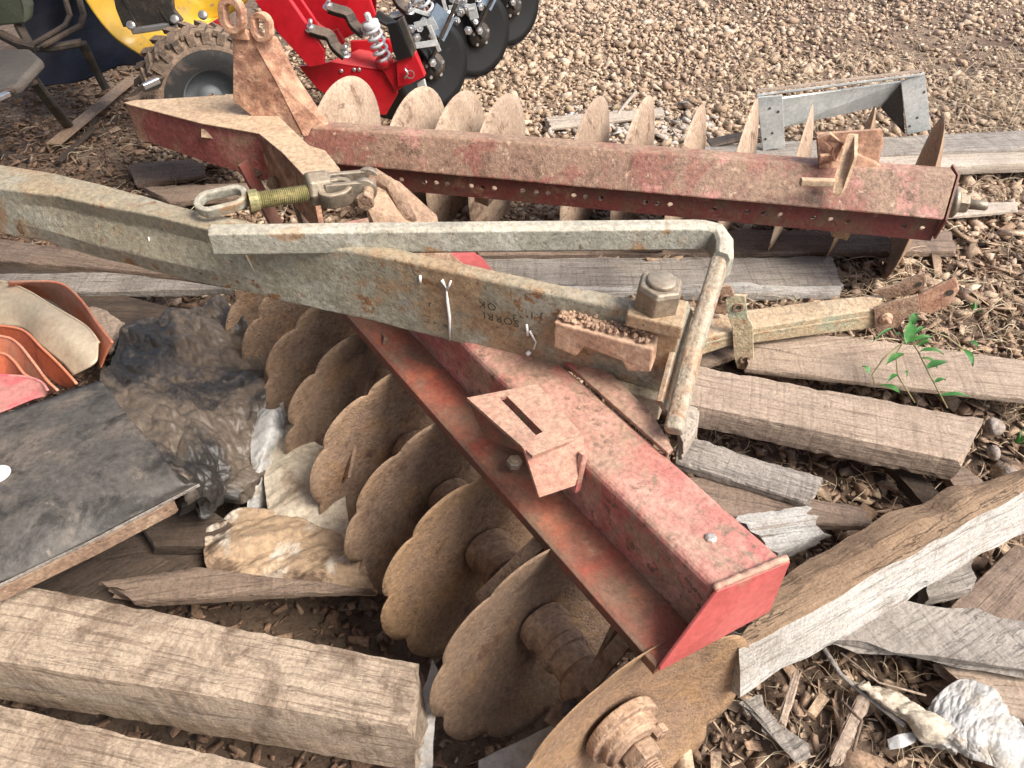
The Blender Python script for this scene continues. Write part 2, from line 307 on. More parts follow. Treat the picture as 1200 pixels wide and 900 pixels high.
def crumple(p, sc, seed, ang=.6, st=.38):
    """sharp folds between flat facets: cell borders at four sizes, drawn out along one direction"""
    d = 0; q = p + Vector((nz(p, 5, .03, seed + 2), nz(p, 5, .03, seed + 4), nz(p, 5, .03, seed + 6))); ca, sa = math.cos(ang), math.sin(ang)
    q = Vector(((q.x * ca + q.y * sa) * st, -q.x * sa + q.y * ca, q.z * .6))
    for o_, (f, w) in enumerate(((1.8, 1.0), (4.0, .55), (8.5, .28), (18, .12))):
        v = Vector((q.x * f * sc, q.y * f * sc, q.z * f * sc + seed * 3.7 + o_)); ds = noise.voronoi(v)[0]; d += (ds[1] - ds[0] - .35) * w
    return d * 1.3
def patch(ctrl, nu=40, nv=40, amp=0, sc=6, ridge=0, seed=1, ang=.6, st=.38):
    """ctrl: grid rows of world points; smooth (Catmull) interpolation, crumpled by noise."""
    def cr(a, b, c, d, t): return .5 * ((2 * b) + (c - a) * t + (a * 2 - b * 5 + c * 4 - d) * t * t + (b * 3 - a - c * 3 + d) * t ** 3)
    def samp(row, t):
        n = len(row) - 1; x = min(max(t * n, 0), n - 1e-6); i = int(x); f = x - i
        g = lambda k: row[k] if 0 <= k <= n else (row[0] * 2 - row[1] if k < 0 else row[n] * 2 - row[n - 1])
        return cr(g(i - 1), g(i), g(i + 1), g(i + 2), f)
    g = []
    for j in range(nv + 1):
        g.append([samp([samp(row, i / nu) for row in ctrl], j / nv) for i in range(nu + 1)])
    vs = []
    for j in range(nv + 1):
        for i in range(nu + 1):
            p = g[j][i]
            a = g[j][min(i + 1, nu)] - g[j][max(i - 1, 0)]; b = g[min(j + 1, nv)][i] - g[max(j - 1, 0)][i]
            n = a.cross(b); n = n.normalized() if n.length > 1e-9 else Vector((0, 0, 1))
            if n.z < 0: n = -n
            d = 0
            if amp:
                d += nz(p, sc, amp, seed) + nz(p, sc * 2.7, amp * .4, seed)
            if ridge:
                d += crumple(p, sc, seed, ang, st) * ridge
            vs.append(p + n * d)
    fs = [(j * (nu + 1) + i, j * (nu + 1) + i + 1, (j + 1) * (nu + 1) + i + 1, (j + 1) * (nu + 1) + i) for j in range(nv) for i in range(nu)]
    m = MB(); m.add(vs, fs, True); return m
def G(rows): return [[P(*c) for c in r] for r in rows]
def hexnut(mb, c, ax, r, h, ph=0, hole=.55):
    mb.lathe(c, ax, [(0, r * .96), (h * .12, r), (h * .85, r), (h, r * .9)], 6, False, ph)
    if hole: mb.lathe(Vector(c) + Vector(ax).normalized() * h * .98, ax, [(0, r * hole), (h * .12, r * hole), (h * .15, r * hole * .9)], 18, True)
def plate(mb, poly, th, nrm=None):
    poly = [Vector(p) for p in poly]
    n = (poly[1] - poly[0]).cross(poly[2] - poly[0]).normalized() if nrm is None else Vector(nrm).normalized()
    if n.dot(Vector((0, 0, H)) - poly[0]) < 0: n = -n
    return mb.prism(poly, -n * th)
def ringplate(mb, c, ax, ro, ri, h, n=28, sx=1.0, xd=None):
    """flat eye: annulus with a real hole"""
    c = Vector(c); ax = Vector(ax).normalized(); u = Vector(xd) if xd is not None else (Vector((0, 0, 1)) if abs(ax.z) < .9 else Vector((1, 0, 0)))
    a = (u - ax * u.dot(ax)).normalized(); b = ax.cross(a); L = (sx - 1) * ro
    def pt(r, t, hh):
        x = r * math.cos(t); y = r * math.sin(t); x += math.copysign(L, x) if sx > 1 else 0
        return c + a * x + b * y + ax * hh
    vs = []; fs = []
    for i in range(n):
        t = 2 * math.pi * (i + .5) / n
        vs += [pt(ro, t, 0), pt(ri, t, 0), pt(ri, t, h), pt(ro, t, h)]
    for i in range(n):
        j = (i + 1) % n
        for k in range(4): fs.append((i * 4 + k, i * 4 + (k + 1) % 4, j * 4 + (k + 1) % 4, j * 4 + k))
    return mb.add(vs, fs, False)
def disc_mb(c, ax, R, dish, notch=0, depth=.1, th=.006, ph=0, seed=0, nseg=132, rings=12):
    c = Vector(c); ax = Vector(ax).normalized(); u = Vector((0, 0, 1))
    a = (u - ax * u.dot(ax)).normalized(); b = ax.cross(a); m = MB(); rr = []
    for side in (0, 1):
        for k in (range(rings + 1) if side == 0 else range(rings, -1, -1)):
            ring = []
            for i in range(nseg):
                t = 2 * math.pi * i / nseg; out = R
                if notch:
                    ss = abs(math.sin(notch * (t + ph + .10 * math.sin(notch * (t + ph))/notch*3) / 2)); out = R * (1 - depth * (1 - ss ** .5)) 
                    out += R * (.014 * noise.noise(Vector((t * 3, seed, 0))) + .030 * (1 - ss) * noise.noise(Vector((math.floor(notch * (t + ph) / 6.283 + .5) * 5.1, seed * 3, 2))) + .004 * noise.noise(Vector((t * 25, seed, 5))))
                f = .06 + .94 * k / rings; wq = max(0, (f - .76) / .24); r = f * (R * (1 - wq) + out * wq)
                hgt = dish * (r / R) ** 2 - dish
                thk = th * (1 if side == 0 else -1) * (.5 if k < rings else .18)
                ring.append(c + a * (r * math.cos(t)) + b * (r * math.sin(t)) + ax * (hgt + thk))
            rr.append(ring)
    m.loft(rr, smooth=True, caps=False); n = nseg
    m.f.append(tuple(range(n))); m.sm.append(False); m.f.append(tuple((len(rr) - 1) * n + i for i in reversed(range(n)))); m.sm.append(False)
    return m
#@@SETTING
# ---------------------------------------------------------------- SETTING: ground
def gh(x, y):
    q = Vector((x, y, 0)); 
    f = max(0, min(1, (y - .3) / 1.9)); dx = x - (.42 - .62 * (y - .3) - .22); dip = math.exp(-(dx / .42) ** 2) * .11 * (1 if y < 2.1 else math.exp(-((y - 2.1) / .3) ** 2))
    return noise.noise(q * 1.3) * .03 + noise.noise(q * 5) * .012 - .01 - dip
def ground_mat():
    m, t, b = nt('soil'); co = N(t, 'ShaderNodeTexCoord').outputs['Object']
    col = mixc(t, rng_(t, noi(t, co, 2.2, 8, .65), .4, .6), (.19, .125, .085), (.34, .245, .17))
    sx = N(t, 'ShaderNodeSeparateXYZ'); t.links.new(co, sx.inputs[0])
    w = mth(t, 'ADD', sx.outputs[1], mth(t, 'MULTIPLY', noi(t, co, 1.5), .8))
    col = mixc(t, rng_(t, w, 2.2, 3.2), mixc(t, .6, col, (.15, .10, .065)), col)
    col = mixc(t, rng_(t, noi(t, co, 34, 8, .8), .40, .52, .8, 0), col, (.08, .05, .035))
    t.links.new(col, b.inputs['Base Color']); b.inputs['Roughness'].default_value = .95
    bp = N(t, 'ShaderNodeBump'); bp.inputs['Strength'].default_value = .9; bp.inputs['Distance'].default_value = .03
    t.links.new(noi(t, co, 30, 10, .75), bp.inputs['Height']); t.links.new(bp.outputs[0], b.inputs['Normal']); return m
M['soil'] = ground_mat()
xs = np.concatenate([-3.2 - np.geomspace(.3, 56, 12)[::-1], np.arange(-3.2, 3.8, .04), 3.8 + np.geomspace(.3, 56, 12)])
ys = np.concatenate([.1 - np.geomspace(.3, 56, 12)[::-1], np.arange(.1, 7, .04), 7 + np.geomspace(.3, 80, 12)])
mb = MB(); mb.v = [Vector((x, y, gh(x, y))) for y in ys for x in xs]; nx_ = len(xs)
mb.f = [(j * nx_ + i, j * nx_ + i + 1, (j + 1) * nx_ + i + 1, (j + 1) * nx_ + i) for j in range(len(ys) - 1) for i in range(nx_ - 1)]
mb.sm = [True] * len(mb.f)
g = mb.build('ground', 'soil', origin=(0, 0, 0)); g['kind'] = 'structure'

def scatter(name, mat, pts, sizes, kind, label, cat, flat=.7, smooth=False, lift=.3):
    """many small stones or flakes in one mesh"""
    tm = []
    for k in range(8):
        bm = bmesh.new()
        if kind == 'stone':
            pts_ = [Vector([random.gauss(0, 1) for _ in range(3)]).normalized() * .5 * random.uniform(.8, 1.15) for _ in range(9)]
            for q_ in pts_: bm.verts.new(q_)
            bmesh.ops.convex_hull(bm, input=bm.verts)
            bmesh.ops.delete(bm, geom=[v for v in bm.verts if not v.link_faces], context='VERTS'); bmesh.ops.triangulate(bm, faces=bm.faces)
            for v in bm.verts: v.co = Vector((v.co.x * (1.15 + .06 * k), v.co.y * (.75 + .05 * k), v.co.z * flat * (.8 + .06 * k)))
        else:
            bmesh.ops.create_cube(bm, size=1)
            for v in bm.verts: v.co = Vector((v.co.x * random.uniform(.7, 1.2), v.co.y * random.uniform(.15, .6) * (.4 + k / 8), v.co.z * random.uniform(.02, .06) + (random.uniform(-.03, .03)) + .12 * v.co.y * (k % 3)))
            bmesh.ops.triangulate(bm, faces=bm.faces)
        bm.verts.index_update()
        tm.append((np.array([v.co[:] for v in bm.verts]), np.array([[v.index for v in f.verts] for f in bm.faces]))); bm.free()
    V = []; Fc = []; off = 0
    for (x, y), s in zip(pts, sizes):
        tv, tf = tm[rng.integers(8)]
        a = rng.uniform(0, 2 * math.pi); tl = rng.normal(0, .35, 2) if kind == 'stone' else rng.normal(0, .28, 2)
        ca, sa = math.cos(a), math.sin(a); R = np.array([[ca, -sa, 0], [sa, ca, 0], [0, 0, 1]])
        Rx = np.array([[1, 0, 0], [0, math.cos(tl[0]), -math.sin(tl[0])], [0, math.sin(tl[0]), math.cos(tl[0])]])
        Ry = np.array([[math.cos(tl[1]), 0, math.sin(tl[1])], [0, 1, 0], [-math.sin(tl[1]), 0, math.cos(tl[1])]])
        v = (tv * s) @ (R @ Rx @ Ry).T + np.array([x, y, gh(x, y) + s * lift * flat])
        V.append(v); Fc.append(tf + off); off += len(v)
    V = np.concatenate(V); Fc = np.concatenate(Fc); me = bpy.data.meshes.new(name)
    me.vertices.add(len(V)); me.vertices.foreach_set('co', V.ravel()); me.loops.add(Fc.size); me.polygons.add(len(Fc))
    me.loops.foreach_set('vertex_index', Fc.ravel()); me.polygons.foreach_set('loop_start', np.arange(0, Fc.size, 3)); me.polygons.foreach_set('loop_total', np.full(len(Fc), 3))
    me.update(calc_edges=True); me.validate(); me.materials.append(M[mat])
    o = bpy.data.objects.new(name, me); COL.objects.link(o); MW[o] = Matrix(); return tag(o, label, cat, None, 'stuff')
def uni(n, x0, x1, y0, y1): return np.stack([rng.uniform(x0, x1, n), rng.uniform(y0, y1, n)], 1)
# gravel: dense on the yard behind, thinner towards the right where dry grass takes over
p = uni(74000, -1.9, 4.1, 2.35, 7.6)
keep = []
for x, y in p:
    d = 1.0
    if x > 1.15: d *= max(.35, 1 - (x - 1.3) * .45 + noise.noise(Vector((x * 2, y * 2, 0))) * .5)
    if y < 2.9: d *= .55
    if x < -.9: d *= .35
    if y > 5: d *= .8
    d *= .75 + .6 * (noise.noise(Vector((x * 1.6, y * 1.6, 4))) > -.12)
    keep.append(rng.uniform() < d)
p = p[np.array(keep)]
scatter('gravel', 'gravel', p, rng.lognormal(math.log(.0225), .48, len(p)).clip(.008, .075), 'stone', 'loose tan gravel covering the yard behind the harrow', 'gravel')
c0 = P(740, 150, 0)
p = np.array([[c0.x + rng.normal(0, .22), c0.y + rng.normal(0, .12)] for _ in range(420)])
scatter('pale_gravel', 'gravel_grey', p, rng.lognormal(math.log(.034), .35, len(p)).clip(.015, .07), 'stone', 'paler grey white stones spread behind the upright discs', 'gravel', lift=.6)
p = uni(9000, .25, 2.6, .35, 3.0); scatter('small_stones', 'gravel', p[:2200], rng.lognormal(math.log(.014), .45, 2200).clip(.006, .05), 'stone', 'small brown stones mixed in the soil between the boards', 'stones')
p = uni(20000, .15, 2.9, .3, 3.1); scatter('wood_chips', 'chips', p, rng.lognormal(math.log(.021), .65, len(p)).clip(.006, .12), 'chip', 'brown wood chips and bark scraps littered between the boards', 'wood chips', 1, lift=.22)
p = uni(24000, -3.4, -.3, 1.9, 5.2); scatter('mulch', 'mulch', p, rng.lognormal(math.log(.020), .5, len(p)).clip(.006, .07), 'chip', 'dull brown chip litter on the ground under the seat frame', 'litter', 1, lift=.25)
p = uni(5000, -1.9, .3, .35, 2.0); scatter('dark_litter', 'mulch', p, rng.lognormal(math.log(.022), .45, len(p)).clip(.008, .07), 'chip', 'dark scraps on the soil under the notched discs', 'litter', 1, lift=.25)
def straw(name, n, box, L, label, w=(.0008, .0022), curl=.6, hgt=.03):
    m = MB()
    for _ in range(n):
        x = random.uniform(box[0], box[1]); y = random.uniform(box[2], box[3]); a = random.uniform(0, 6.28); l = random.uniform(*L); r = random.uniform(*w)
        pts = []; z = gh(x, y) + random.uniform(.012, .03); up = random.uniform(0, hgt)
        for k in range(6):
            f = k / 5; pts.append((x, y, z + up * math.sin(f * 3.1))); x += math.cos(a) * l / 5; y += math.sin(a) * l / 5; a += random.gauss(0, curl * .5)
        m.tube(pts, r, 3, rr=[r, r, r, r * .8, r * .6, r * .3])
    o = m.build(name, 'straw', origin=(0, 0, 0)); return tag(o, label, 'dry grass', None, 'stuff')
straw('dry_grass', 1500, (1.3, 3.6, 2.0, 5.2), (.06, .26), 'dry bleached grass stalks lying at the right of the yard', hgt=.07)
straw('straw_bits', 2000, (.35, 2.4, .35, 2.6), (.03, .16), 'straw bits strewn over the soil among the boards', (.0006, .0018))
straw('dead_stalks', 500, (-1.8, 1.3, 2.4, 4.8), (.04, .18), 'a few dead stalks lying on the tan gravel', (.0007, .002))
straw('dark_straw', 400, (-3.0, -.8, 2.0, 4.2), (.04, .18), 'dull straw among the chips below the seat frame', (.0007, .002))

# ---------------------------------------------------------------- DISC HARROW (one thing)
HR = empty('disc_harrow', (0, 1.5, 0), 'old red disc harrow with rusty notched discs and grey drawbar lying on the timber', 'disc harrow')
def holed(mb, a, b, dn, holes, r, th, back):
    """strip from a to b, hanging along vector dn, with true round holes at fractions of length"""
    a, b, dn, back = Vector(a), Vector(b), Vector(dn), Vector(back).normalized() * th
    L = (b - a).length; hh = dn.length; xd = (b - a).normalized(); yd = dn.normalized(); cuts = [0]
    def quad(s0, s1):
        c = [a + xd * s0, a + xd * s1, a + xd * s1 + dn, a + xd * s0 + dn]
        mb.add(c + [q + back for q in c], [(0, 1, 2, 3), (7, 6, 5, 4), (0, 4, 5, 1), (3, 2, 6, 7)])
    s = 0
    for h in sorted(holes):
        x = h * L; x0, x1 = x - r * 1.5, x + r * 1.5
        if x0 < s: continue
        quad(s, x0); s = x1
        c = a + xd * x + dn * .5; n = 16; inn = []; out = []
        for i in range(n):
            t = 2 * math.pi * (i + .5) / n; cx, cy = math.cos(t), math.sin(t)
            inn.append(c + xd * (r * cx) + yd * (r * cy))
            k = min((x1 - x) / max(abs(cx), 1e-6), hh / 2 / max(abs(cy), 1e-6)); out.append([cx * k, cy * k])
        # snap the corners
        for sx in (-1, 1):
            for sy in (-1, 1):
                j = min(range(n), key=lambda i: (out[i][0] - sx * (x1 - x)) ** 2 + (out[i][1] - sy * hh / 2) ** 2); out[j] = [sx * (x1 - x), sy * hh / 2]
        out = [c + xd * o_[0] + yd * o_[1] for o_ in out]
        vs = inn + out + [v + back for v in inn] + [v + back for v in out]; fs = []
        for i in range(n):
            j = (i + 1) % n; fs += [(i, j, n + j, n + i), (2*n + j, 2*n + i, 3*n + i, 3*n + j), (j, i, 2*n + i, 2*n + j), (n + i, n + j, 3*n + j, 3*n + i)]
        mb.add(vs, fs)
    quad(s, L); return mb
# far gang beam
TL, TR = P(352, 147, .72), P(1121, 205, .72); ML, MR = P(362, 190, .62), P(1106, 258, .62)
BL, BR = P(362, 207, .56), P(1094, 284, .55)
ax = (TR - TL).normalized(); bk = Vector((-ax.y, ax.x, 0))
def rrail(mb, rows, n=26):
    rings = []
    for i in range(n + 1):
        f = i / n; rings.append([a * (1 - f) + b * f + Vector((0, 0, nz(a * (1 - f) + b * f, 6, .002, 3))) for a, b in rows])
    return mb.loft(rings)
mb = MB(); e = .008
rows = [(TL, TR), (TL - bk * .005 - Vector((0, 0, .006)), TR - bk * .005 - Vector((0, 0, .006))), (ML, MR), (ML + bk * .012 - Vector((0, 0, .006)), MR + bk * .012 - Vector((0, 0, .006))), (ML + bk * .10 - Vector((0, 0, .01)), MR + bk * .10 - Vector((0, 0, .01))), (TL + bk * .06 - Vector((0, 0, .005)), TR + bk * .06 - Vector((0, 0, .005)))]
rrail(mb, rows); beamF = mb.build('gang_beam', 'beam_far', HR, xdir=ax, bevel=.005)
hp = [457, 471, 498, 512, 525, 553, 566, 580, 613, 629, 643, 673, 687, 705, 757, 771, 786, 838, 877, 896, 915, 954, 974, 994, 1060, 1082]
A0, B0 = ML + bk * .02 - Vector((0, 0, .004)), MR + bk * .02 - Vector((0, 0, .004))
dn = ((BL - ML) + (BR - MR)) / 2; dn = Vector((dn.x * .3, dn.y * .3, -.078))
def fracx(px):
    lo, hi = 0., 1.
    for _ in range(30):
        mid = (lo + hi) / 2; q = A0 * (1 - mid) + B0 * mid - Vector((0, 0, .04)); dep = q.y * CT - (q.z - H) * ST
        if 600 + F * q.x / dep < px: lo = mid
        else: hi = mid
    return lo
mb = MB(); holed(mb, A0, B0, dn, [fracx(x) for x in hp], .0085, .008, bk); mb.build('flange', 'beam_flange', beamF, xdir=ax)
# end plate of the far beam
mb = MB(); plate(mb, [TR + ax * .004, MR + ax * .004, BR + ax * .004 + bk * .02, TR + bk * .09 + ax * .004 - Vector((0, 0, .16)), TR + bk * .07 + ax * .004], .006, ax)
mb.build('end_plate', 'beam_flange', beamF)
# far gang discs
tops = [(395, 93), (481, 107), (532, 109), (583, 114), (692, 119), (751, 115), (815, 127), (880, 122), (948, 125), (1022, 130), (1103, 146)]
RF = .300; azn = math.radians(23); nF = Vector((math.cos(azn), -math.sin(azn), -.03))
cen = []
for k, (px, py) in enumerate(tops):
    f = (px - 395) / 708; zt = .52 + .085 * f
    tp = P(px, py, zt); cen.append(tp - Vector((0, 0, RF)))
lab = {0: 'pale dusty plain disc, largest in view', 10: 'dark hollow disc at the open end'}
for k, c in enumerate(cen):
    d = disc_mb(c, -nF, RF * (1 + .02 * math.sin(k * 2.1)), -.0 + .055, 0, th=.003, nseg=72)
    o = d.build('plain_disc', 'pale_disc' if k < 9 else 'rust', HR, origin=c)
mb = MB(); aF = (cen[-1] - cen[0]).normalized(); mb.sweep([cen[0] - aF * .1, cen[-1] + aF * .06], .034, .034); mb.build('axle', 'rust', HR, xdir=aF)
for k in range(len(cen) - 1):
    c, d = cen[k], cen[k + 1]; L = (d - c).length
    m = MB(); m.lathe(c + aF * .012, aF, [(0, .05), (.02, .036), (L / 2, .030), (L - .044, .036), (L - .024, .05)], 20); m.build('spool', 'hub', HR)
pb = P(1122, 238, .50); m = MB(); m.lathe(pb - aF * .02, aF, [(0, .05), (.012, .05), (.02, .04)], 20); hexnut(m, pb + aF * .0, aF, .033, .03); m.lathe(pb + aF * .03, aF, [(0, .016), (.055, .016), (.06, .012)], 14); m.build('end_nut', 'nut', HR)
for px in (560, 820, 1000):     # standards that carry the far axle
    f = fracx(px); q = A0 * (1 - f) + B0 * f + bk * .05 - Vector((0, 0, .03))
    cc = min(cen, key=lambda c: abs(c.x - q.x)) + aF * .09
    m = MB(); m.sweep([q, q + Vector((0, .02, -.1)), Vector((cc.x, cc.y, cc.z + .04))], .05, .014, up=aF.cross(Vector((0, 0, 1)))); m.lathe(cc - aF * .04, aF, [(0, .045), (.01, .055), (.07, .055), (.08, .045)], 20); m.build('standard', 'rust', HR)
# bracket on the far beam's right end
BK = MB(); z1 = .72
yb = PY(1000, 195, 0.1)
def at_y(px, py, y): return PY(px, py, y)
yy = P(1000, 195, .72).y
m = MB(); plate(m, [at_y(957, 157, yy + .03), at_y(1034, 152, yy + .03), at_y(1036, 168, yy + .03), at_y(1030, 190, yy + .02), at_y(1035, 197, yy), at_y(960, 198, yy)], .012); br = m.build('bracket', 'mast', HR, bevel=.002)
m = MB(); m.prism([at_y(993, 157, yy - .01), at_y(1002, 158, yy - .01), at_y(1001, 185, yy - .07), at_y(988, 221, yy - .09), at_y(983, 231, yy - .09), at_y(976, 228, yy - .09), at_y(977, 210, yy - .08)], (.012, .006, 0)); m.build('rib', 'dusty', br, bevel=.0015)
m = MB(); m.sweep([at_y(938, 213, yy - .085), at_y(977, 214, yy - .085)], .02, .022); m.build('stop_bar', 'dusty', br, bevel=.002)
m = MB(); rr = [at_y(958, 165, yy + .01), at_y(970, 160, yy + .01), at_y(982, 170, yy), at_y(976, 184, yy), at_y(960, 186, yy)]; m.sweep(rr, .03, .012, up=Vector((0, 1, .3))); m.build('clip', 'mast', br)

# hitch head: dusty top plate with red side, mast with two lugs
ztp = .76
m = MB(); m.prism([P(x, y, ztp) for x, y in [(145, 120), (158, 117), (262, 113), (264, 110), (299, 110), (362, 170), (381, 176), (398, 197), (402, 212), (362, 212), (330, 178), (303, 156), (235, 144), (150, 122)]], (0, 0, -.005)); hd = m.build('head_plate', 'dusty', HR, bevel=.002)
m = MB(); q = [P(x, y, ztp - .006) for x, y in [(149, 123), (236, 145), (303, 157), (332, 180), (364, 213)]]
m.loft([[a, a + Vector((0, 0, -.115 - .02 * i)), a + Vector((.012, .014, -.115 - .02 * i)), a + Vector((.012, .014, 0))] for i, a in enumerate(q[:3])]); m.build('side_plate', 'dusty_red', hd, bevel=.001)
m = MB(); m.loft([[a, a + Vector((0, 0, -.17)), a + Vector((.012, .014, -.17)), a + Vector((.012, .014, 0))] for a in q[2:]]); m.build('side_plate', 'mast', hd, bevel=.001)
m = MB(); a = P(147, 121, ztp - .006); m.loft([[a + Vector((0, .0, 0)), a + Vector((-.0, 0, -.11)), a + Vector((.01, .02, -.11)), a + Vector((.01, .02, 0))], [P(262, 114, ztp - .006) + v for v in (Vector((0, 0, 0)), Vector((0, 0, -.11)), Vector((.0, .02, -.11)), Vector((0, .02, 0)))]]); m.build('side_plate', 'dusty', hd)
m = MB(); c = PY(248, 157, q[1].y - .004); m.sweep([c + Vector((-.030, -.002, .004)), c + Vector((.030, .002, -.006))], .006, .026, up=Vector((0, .4, 1))); m.build('name_tag', 'dusty', hd)
m = MB(); m.sweep([P(285, 190, .66), P(325, 265, .45)], .05, .012, up=Vector((.8, -.4, .5))); m.build('strut', 'beam_flange', HR)
m = MB(); m.sweep([P(352, 235, .58), P(372, 300, .40)], .05, .03, up=Vector((.8, -.4, .5))); m.build('strut', 'rust', HR)
for px, py in ((305, 200), (322, 215)): m = MB(); hexnut(m, P(px, py, .62), (-.3, -.8, .5), .022, .018); m.build('bolt', 'rust', HR)
Ym = 2.36
def pm(x, y, dy=0): return PY(x, y, Ym + dy)
m = MB(); m.prism([pm(273, 40), pm(290, 36), pm(322, 92, .0), pm(357, 160), pm(300, 140), pm(273, 118)], (0, .012, 0)); mst = m.build('mast', 'mast', HR, bevel=.002)
m = MB(); q = [pm(289, 36, -.002), pm(322, 46, .035), pm(345, 92, .04), pm(384, 150, .03), pm(356, 161, -.004), pm(321, 92, -.003)]; m.prism(q, (.006, .012, .004)); m.build('mast_flange', 'mast', mst, bevel=.002)
for (cx, cy, dy, s) in ((276, 17, 0, .062), (310, 31, .02, .052)):
    c = pm(cx, cy, dy); m = MB(); ringplate(m, c, Vector((-.25, -1, .18)), s * .62, s * .30, .030, sx=1.28, xd=(.05, 0, 1)); m.build('lug', 'mast', mst, bevel=.003)
m = MB(); m.prism([pm(266, 30, -.012), pm(288, 36, -.012), pm(292, 48, -.012), pm(272, 46, -.012)], (0, .03, 0)); m.build('web', 'mast', mst, bevel=.003)

# near gang beam
zt = .66
A = P(836, 690, zt); d = (P(678, 535, zt) - A).normalized(); B = P(922, 655, zt)
wv = B - A; side = (wv - d * wv.dot(d)); wB = side.length; sr = side.normalized()
Af, Bf = A + d * 1.42, B + d * 1.42
hB = .15; dz = Vector((0, 0, -hB)); mb = MB(); rings = []
for i in range(40):
    f = i / 39; a = A * (1 - f) + Af * f; b = B * (1 - f) + Bf * f; k = .010
    rg = [a + sr * k, b - sr * k, b - Vector((0, 0, k)), b + dz, a + dz, a - Vector((0, 0, k))]
    rings.append([p + Vector((0, 0, nz(p, 7, .0025, 5) + nz(p, 30, .001, 6))) for p in rg])
mb.loft(rings); bN = mb.build('gang_beam', 'beam_near', HR, xdir=d, bevel=.006)
# flange with lip
wF = .105; a0 = A + dz + sr * .012 + Vector((0, 0, .003)); a1 = Af + dz + sr * .012 + Vector((0, 0, .003))
holes = []; 
LN = (a1 - a0).length
mb = MB(); holed(mb, a0, a1, -sr * wF, [], .01, .009, Vector((0, 0, -1)))
fl = mb.build('flange', 'flange_near', bN, xdir=d, bevel=.002)
mb = MB(); o0 = a0 - sr * wF; o1 = a1 - sr * wF; mb.loft([[p + Vector((0, 0, .003)), p + Vector((0, 0, -.028)), p - sr * .010 + Vector((0, 0, -.028)), p - sr * .010 + Vector((0, 0, .0))] for p in (o0, o0 * .5 + o1 * .5, o1)]); mb.build('flange_lip', 'flange_near', fl, bevel=.002, xdir=d)
for (px, py) in ((666, 623), (691, 651), (716, 680), (586, 530), (565, 510), (498, 427), (485, 413), (474, 397), (553, 492)):
    c = P(px, py, zt - hB); m = MB(); m.lathe(c + Vector((0, 0, -.001)), (0, 0, 1), [(0, .0075), (.0012, .007), (.0018, .004)], 14); m.build('rivet', 'bright_rivet', fl)
m = MB(); wl_ = [A * (1 - i / 16) + B * (i / 16) + Vector((0, 0, .002 + .0012 * (i % 3))) for i in range(17)]; m.tube(wl_, .0065, 7, rr=[.006 + .0015 * random.random() for _ in wl_]); m.build('weld_bead', 'saddle', bN)
# red end plate
ep = [A - d * .002 + Vector((0, 0, .001)), B - d * .002 + Vector((0, 0, .001)), B - d * .002 + dz * 1.02, A - d * .002 + dz * 1.02 - sr * .10, A - d * .002 + dz * .94 - sr * .10]
m = MB(); m.prism(ep, -d * .006); m.build('end_plate', 'red_end', bN, bevel=.0015)
m = MB(); c = P(833, 631, zt); m.lathe(c, (0, 0, 1), [(0, .011), (.004, .010), (.006, .006)], 8, False); m.build('rivet', 'bright_rivet', bN)
# upper plate on the beam, under the clamp
m = MB(); z2 = zt + .012; m.prism([P(x, y, z2) for x, y in [(590, 362), (690, 412), (765, 485), (789, 526), (783, 531), (677, 437)]], (0, 0, -.010)); m.build('wear_plate', 'beam_near', bN, bevel=.002)
m = MB(); m.prism([P(x, y, z2 + .004) for x, y in [(500, 284), (545, 288), (566, 302), (581, 321), (560, 320)]], (0, 0, -.012)); m.build('stop_plate', 'red_end', bN, bevel=.002)
m = MB(); m.prism([P(*v) for v in [(428, 240, .85), (440, 203, .875), (468, 212, .86), (512, 252, .79), (520, 290, .74), (560, 322, .69), (470, 330, .69), (440, 290, .75)]], (0, -.0, -.014)); lugp = m.build('hitch_lug', 'hub', HR, bevel=.002)
# saddle bracket with a slot
zs = .715
def S_(x, y, z=zs): return P(x, y, z)
m = MB(); O = [S_(547, 466), S_(630, 450), S_(684, 511, .71), S_(624, 534, .71)]; I = [S_(585, 466), S_(594, 464), S_(636, 506), S_(628, 510)]
# outer quad with a slot opening
vs = O + I + [p - Vector((0, 0, .008)) for p in O + I]; fs = []
for i in range(4):
    j = (i + 1) % 4; fs += [(i, j, 4 + j, 4 + i), (8 + j, 8 + i, 12 + i, 12 + j), (i, 8 + i, 8 + j, j), (4 + j, 12 + j, 12 + i, 4 + i)]
m.add(vs, fs); sd_ = m.build('saddle', 'saddle', HR)
m = MB(); m.prism([S_(614, 526, .712), S_(684, 511, .712), S_(684, 538, .67), S_(674, 569, .625), S_(632, 583, .615)], (-.004, .006, -.002)); m.build('saddle_front', 'saddle', sd_)
m = MB(); m.prism([S_(547, 467, .708), S_(624, 535, .705), S_(592, 520, .66), S_(568, 513, .66)], (.004, .004, 0)); m.build('saddle_side', 'flange_near', sd_)
m = MB(); m.sweep([S_(684, 530, .69), S_(675, 574, .60)], .012, .016, up=Vector((1, 1, .2))); m.build('weld_bead', 'beam_near', sd_)
m = MB(); hexnut(m, P(603, 545, .53), (0, 0, 1), .017, .016); m.build('bolt', 'nut', sd_)

